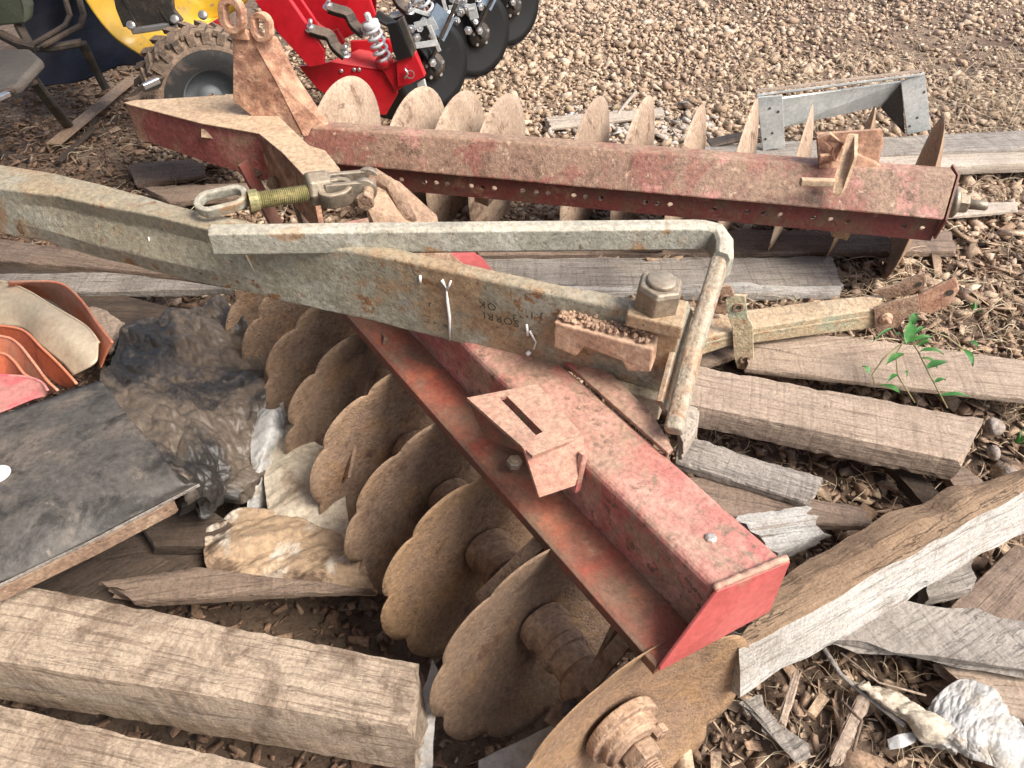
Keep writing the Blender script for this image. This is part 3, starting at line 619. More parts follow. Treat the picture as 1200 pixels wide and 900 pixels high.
# near gang discs
axN = []
D1 = P(742, 872, .225); D4 = P(536, 596, .19); dN = (D4 - D1).normalized(); nN = -dN
pos = [0, .262, .50, .69, .90, 1.11, 1.31, 1.50, 1.67]
RN = .305
dpx = (D4 - D1).length / .69
for k, s in enumerate(pos):
    c = D1 + dN * (s * dpx)
    ph = [.32, .1, .5, .8, .25, .6, .05, .4, .9][k]
    dm = disc_mb(c, nN + Vector((0, 0, .04)), RN * (1.0, 1, 1, 1, 1.02, 1.0, 1, 1, 1)[k], .06, 10, .125 if k == 0 else (.115, .10, .11)[k % 3], .0035, ph, k)
    o = dm.build('notched_disc', 'rust_edge' if k in (0, 2) else 'rust', HR, origin=c)
    if k: # spool towards the viewer
        m = MB(); c2 = c + nN * -.052; L = .21
        m.lathe(c2, nN, [(0, .060), (.034, .060), (.036, .052), (.075, .050), (.077, .056), (.10, .056), (.102, .046), (L - .02, .046)], 36, False); m.build('spool', 'hub', o, bevel=.004)
ce = D1 + nN * -.045
m = MB(); m.lathe(ce, nN, [(0, .082), (.024, .082), (.0242, .066), (.044, .066), (.0442, .060), (.056, .058)], 56, False); hb = m.build('hub_cap', 'hub', HR, bevel=.005)
m = MB(); hexnut(m, ce + nN * .058, nN, .040, .034, .3, 0); m.build('hub_nut', 'hub', hb)
m = MB(); prof = [(0, .021)]
for i in range(9): prof += [(.004 + i * .005, .022), (.0065 + i * .005, .0195)]
prof += [(.052, .017)]; m.lathe(ce + nN * .090, nN, prof, 18, False); m.build('thread', 'hub', hb)
u = (Vector((0, 0, 1)) - nN * nN.z).normalized(); v_ = nN.cross(u)
for an in (-1.15, 2.0):
    m = MB(); hexnut(m, ce + nN * .052 + (u * math.cos(an) + v_ * math.sin(an)) * .055, nN, .017, .018, 0, .5); m.build('bolt', 'hub', hb)
m = MB(); m.sweep([D1 + nN * -.02, D1 + dN * 1.72 * dpx], .036, .036); m.build('axle', 'rust', HR, xdir=dN)
# bearing standards between the discs on the near gang: flat bars, housing, bolts
for s, (tx, ty) in ((.13, (705, 720)), (.40, (640, 615)), (1.02, (470, 440))):
    c = D1 + dN * (s * dpx); top = P(tx + 40, ty - 20, .50); m = MB()
    m.lathe(c - dN * .03, dN, [(0, .05), (.012, .062), (.06, .062), (.075, .05)], 26); hs = m.build('bearing', 'hub', HR)
    m = MB(); m.sweep([top, (top + c) / 2 + Vector((.0, 0, .01)), c + Vector((-.02, -.02, -.05))], .055, .014, up=(top - c).cross(Vector((.8, .5, 0)))); m.build('standard', 'rust', hs, bevel=.003)
    if s < .2:
        m = MB(); q = c + Vector((-.045, -.05, .02)); hexnut(m, q, (-.3, -.5, .8), .02, .016, .2, 0); m.lathe(q, (-.3, -.5, .8), [(0, .012), (.042, .012), (.046, .009)], 14); m.build('bolt', 'dark_iron', hs)
        m = MB(); m.sweep([c + Vector((-.085, -.03, -.03)), c + Vector((-.02, -.09, -.015)), c + Vector((.06, -.06, .03))], .05, .012, up=Vector((-.3, -.4, .85))); m.build('clamp', 'rust', hs, bevel=.003)
# scraper bars seen between the discs
for a_, b_, w_ in (((562, 703, .30), (636, 632, .48), .032), ((688, 803, .30), (742, 738, .48), .034), ((436, 478, .30), (470, 430, .5), .03)):
    m = MB(); m.sweep([P(*a_), P(*b_)], w_, .009, up=Vector((-.5, -.5, .7))); m.build('scraper', 'hub', HR, bevel=.002)
m = MB(); m.sweep([P(405, 560, .2), P(440, 380, .45), P(450, 410, .5)], .07, .01, up=Vector((-.8, -.3, .3))); m.build('scraper', 'rust', HR)

# drawbar -------------------------------------------------------------------
zt = .845
st = [((-60, 178), (-60, 208), (-60, 262)), ((0, 193), (0, 221), (0, 273)), ((60, 203), (60, 229), (60, 285)), ((120, 217), (120, 241), (120, 303)), ((180, 234), (180, 254), (180, 318)), ((240, 250), (240, 268), (240, 332)),
      ((320, 266), (320, 280), (320, 350)), ((400, 281), (400, 294), (400, 368)), ((470, 293), (470, 306), (470, 385)), ((560, 313), (560, 326), (560, 407)), ((640, 331), (640, 345), (640, 428)), ((715, 346), (715, 361), (713, 449)), ((800, 364), (800, 381), (778, 468))]
rows = []
for i, (tb, tf, bf) in enumerate(st):
    a = P(*tb, zt); b = P(*tf, zt - .004); c = PY(*bf, b.y + .004)
    bul = .014 * math.sin(max(0, min(1, (300 - tb[0]) / 300)) * math.pi)
    m1 = (b * .72 + c * .28) + Vector((0, bul * .9, 0)); m2 = (b * .3 + c * .7) - Vector((0, bul, 0))
    rows.append([a + Vector((0, .012, -.008)), a, a * .25 + b * .75 + Vector((0, 0, .004)), b, m1, m2, c, c + Vector((0, .02, -.006)), Vector((a.x, a.y + .012, c.z + .01))])
def smooth_rows(rows, k=4):
    out = []
    for i in range(len(rows) - 1):
        for j in range(k): f = j / k; out.append([a * (1 - f) + b * f for a, b in zip(rows[i], rows[i + 1])])
    return out + [rows[-1]]
rr = [[p + Vector((0, nz(p, 9, .004, 8), nz(p, 13, .0025, 9))) for p in r] for r in smooth_rows(rows)]
m = MB(); m.loft(rr, smooth=False); DB = m.build('drawbar', 'drawbar', HR, xdir=(rows[-1][1] - rows[5][1]))
md = DB.modifiers.new('bev', 'BEVEL'); md.width = .004; md.segments = 2; md.limit_method = 'ANGLE'; md.angle_limit = .5
def on_side(px, py, lift=.0):     # point on the drawbar's visible side
    for i in range(len(st) - 1):
        if st[i][1][0] <= px <= st[i + 1][1][0]:
            f = (px - st[i][1][0]) / (st[i + 1][1][0] - st[i][1][0]); b = rows[i][3] * (1 - f) + rows[i + 1][3] * f
            e = (rows[i + 1][3] - rows[i][3]).normalized(); n = Vector((e.y, -e.x, 0)).normalized()
            dd = ray(px, py); o = Vector((0, 0, H)); t = (b - o).dot(n) / dd.dot(n); return o + dd * t + n * lift, e, n
    raise ValueError(px)
# stamped marks
def text(body, px, py, h, flip=False):
    p, e, n = on_side(px, py, .0065); cu = bpy.data.curves.new('stamp', 'FONT'); cu.body = body; cu.size = h; cu.extrude = .0006; cu.materials.append(M['ink']); cu.space_character = 1.25
    o0 = bpy.data.objects.new('stamp_curve', cu); me = bpy.data.meshes.new_from_object(o0); bpy.data.objects.remove(o0)
    o = bpy.data.objects.new('stamped_letters', me); COL.objects.link(o); x = e; y = n.cross(x) * -1; y = Vector((0, 0, 1)); y = (y - x * y.dot(x)).normalized(); z = x.cross(y)
    if flip: x = -x; y = -y
    R = Matrix((x, y, z)).transposed().to_4x4(); attach(o, Matrix.Translation(p) @ R, DB)
text(')IO', 561, 373 - 3, .024) if False else text('OK', 583, 355, .026, True); text('3', 608, 367, .026, True)
text('SORRI', 610, 374, .026, True); text('J.1', 637, 367, .024, True)
def drip(pts, w, name='paint_drip', mat='drop'):
    m = MB(); q = [on_side(x + random.uniform(-1, 1), y, .0035)[0] for x, y in pts]; n = len(q)
    m.tube(q, w, 6, rr=[w * (.35 + random.random() * 1.1) for _ in q]); m.build(name, mat, DB)
drip([(518, 327), (523, 337), (525, 352), (527, 370), (527, 398)], .0032); drip([(530, 328), (526, 338)], .003); drip([(493, 322), (494, 330)], .004); drip([(176, 277), (179, 290), (183, 308)], .0022); drip([(284, 288), (292, 305), (309, 336)], .0018, 'straw_stuck', 'paper_grey')
drip([(617, 379), (619, 392)], .0042); drip([(622, 387), (628, 400), (626, 408)], .0022); drip([(619, 411), (621, 414)], .005)
# cast latch on the side
pts = [(657, 363), (772, 394), (769, 421), (742, 420), (736, 408), (692, 392), (682, 403), (656, 392)]
q = [on_side(x, y, .045)[0] for x, y in pts]; n = on_side(700, 400)[2]
m = MB(); m.prism(q, -n * .05); la = m.build('cast_latch', 'cast', DB, bevel=.004)
m = MB()
for i in range(70):
    x = 662 + i * 1.5; c, e, n = on_side(x, 360 + (x - 662) * .27 - random.uniform(0, 3), .018 + random.uniform(-.012, .02)); r = random.uniform(.003, .0055)
    m.lathe(c - Vector((0, 0, r * .8)), Vector((random.uniform(-.4, .4), random.uniform(-.4, .4), 1)), [(0, r * 1.3), (r * .5, r), (r * random.uniform(.8, 1.6), r * .35)], 6, False)
m.build('weld_bead', 'cast', la)
m = MB(); q = [on_side(x, y, .026)[0] for x, y in [(713, 443), (778, 461), (775, 484), (711, 467)]]; m.prism(q, -n * .03); m.build('stop_block', 'drawbar', DB, bevel=.003)
m = MB(); q = [P(x, y, zt + .018) for x, y in [(738, 352), (770, 345), (806, 352), (800, 384), (734, 368)]]; m.prism(q, (0, 0, -.03)); m.build('washer_plate', 'drawbar', DB, bevel=.004)
c = P(768, 360, zt + .012); m = MB(); hexnut(m, c, (.05, -.08, 1), .047, .062, .25, .62); m.build('big_nut', 'nut', DB, bevel=.003)
# thin bent bar
zb = .885
pts = [P(246, 268, zb), P(400, 266, zb), P(600, 264, zb), P(815, 262, zb), P(835, 262, zb - .003), P(845, 268, zb - .012), P(845, 280, zb - .03), P(838, 310, zb - .06), P(815, 400, .78), P(788, 512, .70)]
hz = .068
m = MB(); m.sweep([p - Vector((0, 0, hz * .42)) for p in pts[:4]] + [P(826, 262, zb) - Vector((0, 0, .03)), P(840, 263, zb) - Vector((0, .002, .032)), P(848, 270, zb - .004) - Vector((0, .012, .036)), P(848, 288, zb - .02) - Vector((0, .02, .035)), P(842, 312, .835)], .040, hz * .95, rad=.4); BG = m.build('side_bar', 'bar_grey', HR, bevel=.004)
a = P(842, 262, zb - .012) - Vector((0, 0, .015)); lg = [P(843, 306, .838), P(838, 325, .83), P(815, 400, .78), P(789, 506, .70)]
m = MB(); m.sweep(lg, .036, .036, up=Vector((0, .5, .85)), rad=.4); m.build('side_bar_leg', 'bar_rusty', BG, bevel=.005)
m = MB(); m.sweep([P(806, 360, .80), P(776, 476, .70)], .012, .05, up=Vector((0, .5, .85))); m.build('gap_plate', 'bar_rusty', BG)
# turnbuckle link
ze = .87
ce = P(262, 240, ze); e1 = (P(300, 232, ze) - P(240, 242, ze)).normalized()
m = MB(); ringplate(m, ce, Vector((0, -.25, 1)), .036, .021, .024, sx=1.7, xd=e1); TBk = m.build('link_eye', 'bar_grey', HR, bevel=.004)
s0, s1 = P(292, 236, ze + .012), P(362, 226, ze + .005); dd = (s1 - s0).normalized(); L = (s1 - s0).length; prof = [(0, .026), (.02, .026), (.022, .02)]; kk = int((L - .02) / .0045)
for i in range(kk): prof += [(.024 + i * .0045, .0205), (.0262 + i * .0045, .0175)]
m = MB(); m.lathe(s0, dd, prof, 18, False); m.build('screw', 'thread', TBk)
m = MB(); m.lathe(P(362, 222, ze + .005) - dd * .005, dd, [(0, .036), (.006, .042), (.050, .042), (.056, .036)], 8, False); m.build('lock_nut', 'nut', TBk, bevel=.003)
m = MB()
for dy in (-.026, .030):
    a = P(386, 220, ze + .005) + Vector((0, dy, .0)); b = P(430, 216, ze + .005) + Vector((0, dy, .0))
    m.sweep([P(378, 222, ze + .005), a, b], .014, .045)
    m.lathe(b - Vector((0, .008, 0)), (0, 1, 0), [(0, .028), (.016, .028)], 22)
m.build('clevis', 'nut', TBk, bevel=.002)
m = MB(); pc = P(433, 220, ze + .005) + Vector((0, -.055, 0)); hexnut(m, pc, (0, -1, 0), .022, .018, 0, 0); m.lathe(pc, (0, 1, 0), [(0, .013), (.12, .013)], 14); m.build('clevis_bolt', 'hub', TBk)
m = MB(); m.sweep([P(436, 205, ze + .01), P(458, 218, .86), P(478, 255, .80), P(500, 292, .71)], .036, .03, up=Vector((-.3, -.4, .8)), rad=.6); m.build('lug_arm', 'hub', lugp)
m = MB(); ringplate(m, P(392, 218, ze + .02), Vector((0, -.2, 1)), .034, .020, -.04, sx=1.25, xd=e1); m.build('yoke', 'nut', TBk, bevel=.004)
#@@REST
# ---------------------------------------------------------------- TIMBER, right side
gr = 'loose weathered boards in the pile'
board('timber_plank', [(800, 171), (1260, 149), (1260, 172), (800, 189)], .10, .04, 'w_grey', 'long grey plank behind the far gang, upper of the two at the right', rough=.002)
board('timber_plank', [(780, 188), (1260, 172), (1260, 189), (780, 207)], .085, .05, 'w_pale', 'long pale plank behind the far gang, lower of the two at the right', rough=.002)
board('timber_plank', [(560, 302), (975, 300), (985, 334), (590, 334)], .04, .03, 'w_grey', 'grey plank with straight saw marks lying behind the big nut')
board('timber_plank', [(590, 334), (985, 328), (985, 342), (600, 345)], .035, .04, 'w_white', 'narrow plank with a splintered white edge below the saw marked plank', rough=.006)
board('timber_plank', [(560, 268), (1113, 270), (1119, 294), (560, 298)], .045, .03, 'w_brown', 'brown plank under the holed flange of the far beam')
board('timber_plank', [(1085, 238), (1190, 236), (1190, 246), (1085, 256)], .06, .02, 'w_pale', 'short pale slat poking out past the end nut of the far axle')
board('timber_plank', [(640, 136), (775, 126), (780, 134), (646, 150)], .05, .02, 'w_pale', 'short pale stick of wood lying on the gravel behind the discs', rough=.004)
board('timber_plank', [(862, 402), (960, 391), (1230, 425), (1230, 466)], [.14, .14, .11, .11], .03, 'w_tan', 'wide tan plank under the green sprout')
board('timber_plank', [(878, 395), (1230, 428), (1230, 470), (875, 431)], .13, .028, 'w_tan', 'tan plank with cross saw marks running out to the right edge')
board('timber_plank', [(815, 372), (885, 388), (892, 405), (815, 432)], .11, .03, 'w_brown', 'brown board end under the flat clamp of the old link')
board('sawn_timber', [(800, 424), (1152, 490), (1128, 541), (790, 470)], [.235, .20, .20, .235], .085, 'w_tan', 'thick tan sawn beam with a square end below the green sprout', 'beam', rough=.003)
board('timber_plank', [(800, 508), (965, 559), (945, 588), (792, 541)], .16, .035, 'w_grey', 'grey gritty board end beside the red beam')
board('timber_plank', [(800, 468), (818, 478), (818, 500), (800, 530)], .24, .05, 'w_pale', 'small pale block wedged behind the leg of the bent bar', 'block')
board('timber_plank', [(810, 556), (1005, 592), (1024, 614), (800, 610)], .13, .035, 'w_brown', 'brown board running under the log from the red beam')
board('timber_plank', [(862, 603), (940, 592), (966, 625), (915, 648)], .17, .05, 'w_white', 'short whitish board end beside the corner of the red beam', ragged=.02)
board('timber_plank', [(1030, 530), (1062, 540), (1115, 590), (1083, 592)], .08, .03, 'w_dark', 'dark board stub leaning out under the thick tan beam')
board('timber_plank', [(1100, 545), (1128, 543), (1200, 612), (1150, 600)], .06, .03, 'w_brown', 'narrow brown slat between the thick beam and the log')
board('timber_plank', [(975, 748), (1050, 702), (1260, 738), (1260, 792)], [.14, .16, .12, .12], .035, 'w_grey', 'grey brown board with a broken edge passing under the log', ragged=.02, rough=.006)
board('timber_plank', [(1112, 712), (1190, 636), (1290, 700), (1250, 742)], .09, .03, 'w_brown', 'wide flat brown board at the right edge')
board('timber_plank', [(1096, 770), (1260, 792), (1260, 850), (1170, 835)], .07, .03, 'w_tan', 'tan board corner under the grey broken board')
board('timber_plank', [(1078, 670), (1140, 650), (1142, 690), (1090, 700)], .12, .05, 'w_grey', 'grey block showing below the log at the right', 'block')
board('timber_plank', [(905, 700), (1000, 690), (1010, 720), (920, 745)], .05, .03, 'w_brown', 'brown board hidden under the pale log')
# the log: white sawn side, brown bark on top
def log():
    m = MB(); rings = []; n = 40
    tp0 = [(862, 748), (893, 703), (950, 655), (1035, 605), (1120, 572), (1215, 548)]
    tp1 = [(866, 762), (905, 745), (1000, 688), (1085, 640), (1150, 603), (1230, 560)]
    bt = [(868, 815), (893, 800), (1000, 741), (1085, 690), (1150, 648), (1230, 612)]
    def ip(l, f):
        x = f * (len(l) - 1); i = min(int(x), len(l) - 2); g_ = x - i; return (l[i][0] * (1 - g_) + l[i + 1][0] * g_, l[i][1] * (1 - g_) + l[i + 1][1] * g_)
    T = []; 
    for i in range(n + 1):
        f = i / n; z = .30 - .05 * f; a = P(*ip(tp0, f), z); b = P(*ip(tp1, f), z + .012); c = P(*ip(bt, f), z - .115)
        e = lambda p, s, k: p + Vector((nz(p, 11, .010, k), nz(p, 11, .010, k + 1), nz(p, 16, .012, k + 2))) * s
        T.append((e(a, 1, 1), e(a * .5 + b * .5 + Vector((0, 0, .014)), 1.3, 4), e(b, .8, 7), e(b * .5 + c * .5, .25, 9), e(c, .9, 12), c * .5 + a * .5 - Vector((0, 0, .10)), a - Vector((0, 0, .10))))
    m.loft([list(t) for t in T]); o = m.build('split_log', 'w_white', None, xdir=T[-1][2] - T[0][2]); tag(o, 'long split log with a whitish sawn face and brown bark beside the red beam', 'log')
    m = MB(); up = Vector((0, 0, .004)); rings = []
    for t in T: rings.append([t[0] + up - Vector((0, 0, .02)), t[0] + up * 1.4, (t[0] + t[1]) / 2 + up * 2 + Vector((0, 0, nz(t[1], 40, .006, 3))), t[1] + up * 2 + Vector((0, 0, nz(t[1], 33, .006, 5))), (t[1] + t[2]) / 2 + up * 1.5 + Vector((0, 0, nz(t[2], 35, .006, 6))), t[2] + up * .5, t[2] - up * 2 - (t[2] - t[0]) * .1])
    m.loft(rings); m.build('bark', 'w_bark', o, xdir=T[-1][2] - T[0][2])
log()
# unseen shed roofing, added to cut the sky light over the left part
mr = MB(); nn = 150; xs_ = np.linspace(-7.9, -.15, nn)
tp_ = [(x, .03 * math.sin(x * 42)) for x in xs_]
mr.loft([[Vector((x, y, 3.05 + .02 * y + zz)) for x, zz in tp_] for y in (-5, 4.6)], closed=False, caps=False, smooth=True)
ro = mr.build('shade_roof', 'galv', None, solid=.004); ro['kind'] = 'structure'
# ---------------------------------------------------------------- TIMBER, left side
board('sawn_timber', [(-60, 690), (38, 686), (498, 787), (480, 812)], .30, .1, 'w_big', 'x') if False else None
board('sawn_timber', [(-70, 664), (488, 776), (480, 856), (-70, 764)], [.34, .33, .33, .34], .19, 'w_big', 'massive pale sawn beam across the lower left corner', 'beam', rough=.004, nx=60)
board('sawn_timber', [(-80, 806), (340, 905), (340, 1010), (-80, 960)], .25, .10, 'w_big', 'grey tan beam lying in front of the massive one at the bottom edge', 'beam', rough=.004)
board('timber_plank', [(118, 681), (232, 664), (440, 690), (158, 704)], .17, .03, 'w_brown', 'brown splintered board between the massive beam and the paper bag', ragged=.02)
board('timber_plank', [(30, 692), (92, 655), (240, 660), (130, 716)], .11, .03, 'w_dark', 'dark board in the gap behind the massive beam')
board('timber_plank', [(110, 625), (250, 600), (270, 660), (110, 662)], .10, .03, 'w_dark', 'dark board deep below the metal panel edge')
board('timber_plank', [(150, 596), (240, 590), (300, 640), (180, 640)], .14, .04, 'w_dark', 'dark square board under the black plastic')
board('timber_plank', [(-60, 272), (170, 300), (270, 326), (-60, 300)], .16, .03, 'w_brown', 'weathered plank just under the drawbar at the left edge', rough=.005)
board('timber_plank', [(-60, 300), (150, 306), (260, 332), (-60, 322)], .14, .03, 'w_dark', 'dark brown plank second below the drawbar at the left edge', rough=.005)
board('timber_plank', [(-60, 322), (120, 318), (275, 338), (100, 342)], .17, .03, 'w_grey', 'grey plank with a split side above the orange shells', rough=.005)
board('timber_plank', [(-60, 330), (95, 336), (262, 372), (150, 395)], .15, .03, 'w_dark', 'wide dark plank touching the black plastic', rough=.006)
board('timber_plank', [(60, 370), (108, 358), (141, 373), (128, 405)], .19, .04, 'w_tan', 'small tan wood corner between orange shells and black plastic', 'block')
board('timber_plank', [(150, 192), (235, 185), (240, 205), (160, 215)], .05, .03, 'w_brown', 'brown plank end in the shade under the hitch head')
board('timber_plank', [(165, 218), (330, 212), (330, 228), (200, 236)], .07, .03, 'w_brown', 'brown slat lying behind the link eye')
# loose sticks in the litter
def stick(pts, r, mat, label):
    m = MB(); q = [P(*p) for p in pts]; m.tube(q, r, 7, rr=[r * (.75 + .4 * random.random()) for _ in q]); o = m.build('stick', mat, None, xdir=q[-1] - q[0]); tag(o, label, 'stick', 'loose sticks in the wood chip litter')
board('wood_splinter', [(970, 888), (1006, 812), (1022, 818), (990, 892)], .05, .012, 'w_tan', 'flat tan splinter standing out in the litter below the log', 'splinter', 'loose sticks in the wood chip litter', ragged=.02, rough=.006)
board('wood_splinter', [(872, 822), (885, 815), (952, 885), (940, 892)], .05, .012, 'w_grey', 'grey narrow splinter leading down from the last notched disc', 'splinter', 'loose sticks in the wood chip litter', ragged=.02, rough=.006)
board('wood_splinter', [(912, 845), (930, 785), (940, 788), (920, 850)], .05, .01, 'w_tan', 'thin tan splinter just under the white face of the log', 'splinter', 'loose sticks in the wood chip litter', ragged=.02, rough=.005)
stick([(1000, 880, .04), (1010, 845, .05), (985, 820, .05)], .004, 'w_brown', 'short crooked brown stick beside the flat tan splinter')
stick([(965, 760, .09), (985, 790, .06), (1010, 812, .05), (1060, 850, .05)], .006, 'w_grey', 'grey dry twisted stalk leading to the crumpled white bag')
stick([(985, 765, .08), (1030, 800, .06), (1085, 815, .06)], .003, 'w_tan', 'thin tan stalk above the crumpled white bag')
stick([(715, 148, .03), (728, 128, .05), (745, 108, .04)], .010, 'w_pale', 'pale stick standing among the grey stones behind the discs')

# ---------------------------------------------------------------- metal panel, plastic sheet, shells at the left
zp = .40
ctl = [[(-60, 505, .41), (20, 480, .42), (70, 463, .42), (119, 447, .42)],
       [(-60, 560, .44), (20, 525, .45), (80, 503, .45), (150, 488, .45)],
       [(-60, 640, .44), (20, 600, .45), (100, 560, .45), (185, 528, .45)],
       [(-60, 672, .42), (20, 640, .43), (110, 600, .43), (212, 564, .43)],
       [(-60, 690, .40), (0, 682, .40), (110, 630, .40), (232, 567, .40)]]
pn = patch(G(ctl), 50, 40, .004, 5, seed=3).build('sheet_metal', 'panel', None, solid=.004, xdir=(1, .5, 0)); tag(pn, 'dark scuffed sheet metal panel with a folded edge at the left', 'metal panel')
m = MB(); m.sweep([P(-60, 712, .405), P(0, 686, .405), P(110, 633, .405), P(234, 568, .405)],   .003, .008, rad=.6); m.build('edge_trim', 'w_grey', pn)
m = MB(); m.loft([[P(x, y, .398), P(x, y, .398) + Vector((0, .0, -.035)), P(x, y, .398) + Vector((.004, .01, -.035)), P(x, y, .398) + Vector((.004, .01, 0))] for x, y in ((-60, 714), (0, 690), (110, 637), (200, 590))]); m.build('folded_edge', 'hub', pn)
m = MB(); c = P(-3, 556, .455); m.lathe(c, (0, 0, 1), [(0, .028), (.003, .026), (.004, .015)], 22); m.build('sticker', 'drop', pn)
pg = G([[(140, 375, .25), (190, 358, .26), (235, 350, .25), (262, 346, .22)],
        [(128, 410, .27), (190, 400, .27), (250, 392, .24), (302, 395, .22)],
        [(118, 450, .33), (180, 447, .29), (250, 450, .26), (310, 448, .23)],
        [(165, 505, .33), (205, 503, .30), (260, 498, .26), (312, 495, .21)],
        [(210, 560, .34), (228, 566, .30), (260, 556, .24), (306, 540, .17)],
        [(226, 592, .22), (240, 612, .19), (262, 600, .16), (290, 572, .12)]])
sh = patch(pg, 210, 220, .012, 2.6, ridge=.046, seed=5, ang=-.75, st=.55).build('plastic_sheet', 'blackplastic', None, solid=.0015); tag(sh, 'crumpled black plastic sheet with mud on it beside the notched discs', 'plastic sheet')
def strip(name, mat, up, lo, zu, zl, label, cat, parent=None, solid=.004, mid=None, group=None, rim=None):
    n = len(up); rows = [[P(*p, zu) for p in up]]
    if mid: rows.append([P(*p, (zu + zl) / 2 + .02) for p in mid])
    rows.append([P(*p, zl) for p in lo])
    o = patch(rows, 48, 16, .003, 8, seed=len(name) + n).build(name, mat, parent, solid=solid)
    if parent is None: tag(o, label, cat, group)
    if rim:
        m = MB(); m.tube([P(*p, zu) + Vector((0, 0, .001)) for p in sm_(up)], .004, 8); m.build('rim', rim, o)
    return o
def sm_(l, k=6):
    out = []
    for i in range(len(l) - 1):
        a = l[max(i - 1, 0)]; b = l[i]; c = l[i + 1]; d_ = l[min(i + 2, len(l) - 1)]
        for j in range(k):
            t = j / k; out.append(tuple(.5 * (2 * b[q] + (c[q] - a[q]) * t + (2 * a[q] - 5 * b[q] + 4 * c[q] - d_[q]) * t * t + (3 * b[q] - a[q] - 3 * c[q] + d_[q]) * t ** 3) for q in (0, 1)))
    return out + [l[-1]]
gs = 'nested plastic shells at the left edge'
strip('plastic_shell', 'orange', [(10, 331), (40, 330), (72, 333), (95, 352), (115, 380), (132, 402)], [(10, 345), (35, 345), (60, 352), (85, 372), (108, 402), (118, 432)], .39, .30, 'orange plastic shell outermost behind the cream one', 'plastic shell', group=gs, rim='orange')
strip('plastic_shell', 'cream', [(-50, 334), (0, 330), (30, 340), (60, 358), (100, 382), (116, 402)], [(-50, 376), (0, 381), (28, 386), (48, 405), (72, 425), (86, 440)], .37, .31, 'wide cream plastic shell between the orange ones', 'plastic shell', mid=[(-50, 352), (0, 352), (30, 360), (60, 382), (92, 408), (112, 425)], group=gs, rim='cream')
strip('plastic_shell', 'orange_deep', [(-50, 378), (0, 382), (28, 388), (48, 407), (70, 428), (90, 450)], [(-50, 400), (0, 402), (25, 412), (45, 430), (62, 446), (80, 455)], .36, .30, 'deep orange plastic shell just inside the cream one', 'plastic shell', group=gs, rim='orange')
strip('plastic_shell', 'orange', [(-50, 388), (0, 394), (20, 402), (40, 426), (55, 446), (68, 458)], [(-50, 420), (0, 420), (15, 430), (32, 444), (45, 455), (58, 462)], .38, .32, 'orange plastic shell third from the outside, with a pale rim', 'plastic shell', group=gs, rim='orange')
strip('plastic_shell', 'orange_deep', [(-50, 410), (0, 414), (15, 422), (28, 438), (38, 444)], [(-50, 440), (0, 440), (10, 442), (20, 446), (32, 450)], .385, .34, 'small deep orange plastic shell, innermost of the nest', 'plastic shell', group=gs, rim='orange')
strip('plastic_shell', 'pink', [(-50, 436), (0, 440), (30, 442), (48, 448), (56, 458)], [(-50, 500), (0, 484), (20, 476), (40, 468), (54, 464)], .40, .38, 'faded pink plastic piece resting on the metal panel edge', 'plastic shell', group=gs, rim='pink')
# papers and bags
o = patch(G([[(300, 475, .22), (320, 480, .24), (335, 470, .2)], [(293, 520, .20), (315, 520, .2), (338, 510, .15)], [(292, 560, .15), (303, 565, .15), (325, 545, .12)], [(288, 612, .08), (302, 600, .08), (318, 590, .06)]]), 50, 90, .003, 5, ridge=.014, seed=8).build('white_bag', 'whiteplastic', None, solid=.0015); tag(o, 'white folded plastic strip hanging beside the black plastic sheet', 'plastic bag')
o = patch(G([[(322, 500, .16), (345, 500, .18), (380, 520, .15)], [(310, 560, .15), (350, 560, .17), (400, 560, .14)], [(315, 610, .12), (360, 610, .14), (410, 620, .12)], [(340, 640, .08), (380, 650, .10), (410, 672, .08)]]), 90, 100, .004, 3.5, ridge=.022, seed=9).build('paper_sack', 'paper_grey', None, solid=.0015); tag(o, 'greyish paper sack half hidden behind the notched discs', 'paper sack')
o = patch(G([[(240, 615, .15), (285, 592, .155), (340, 600, .15), (400, 622, .14)], [(238, 645, .155), (290, 640, .16), (350, 640, .155), (425, 655, .14)], [(246, 676, .15), (290, 672, .155), (350, 682, .15), (440, 690, .14)], [(262, 684, .14), (300, 686, .14), (360, 694, .14), (440, 697, .135)]]), 130, 90, .004, 3.6, ridge=.026, seed=11).build('paper_sack', 'paper', None, solid=.0015); tag(o, 'crumpled brown and white paper sack on the dark boards', 'paper sack')
o = patch(G([[(505, 772, .16), (512, 790, .17), (516, 800, .15)], [(488, 830, .14), (500, 840, .15), (510, 850, .14)], [(468, 890, .10), (490, 895, .12), (508, 900, .10)], [(462, 930, .06), (490, 930, .07), (508, 930, .06)]]), 40, 80, .003, 5, ridge=.012, seed=12).build('white_bag', 'whiteplastic', None, solid=.0015); tag(o, 'whitish plastic strip at the end of the massive beam', 'plastic bag')
o = patch(G([[(560, 890, .06), (620, 862, .08), (690, 830, .08)], [(560, 930, .06), (640, 890, .08), (720, 850, .08)], [(560, 980, .05), (660, 930, .06), (760, 880, .06)]]), 40, 40, .008, 7, ridge=.004, seed=13).build('white_bag', 'whiteplastic', None, solid=.0015); tag(o, 'flat white sheet on the ground under the nearest notched disc', 'plastic sheet')
bg = G([[(1082, 838, .05), (1100, 812, .08), (1130, 793, .085), (1165, 808, .08), (1195, 838, .06)],
        [(1088, 850, .06), (1110, 835, .085), (1140, 825, .095), (1170, 835, .085), (1205, 855, .07)],
        [(1075, 862, .05), (1115, 862, .085), (1150, 862, .095), (1180, 870, .085), (1210, 880, .07)],
        [(1090, 872, .02), (1125, 885, .04), (1155, 896, .05), (1180, 905, .05), (1210, 905, .04)]])
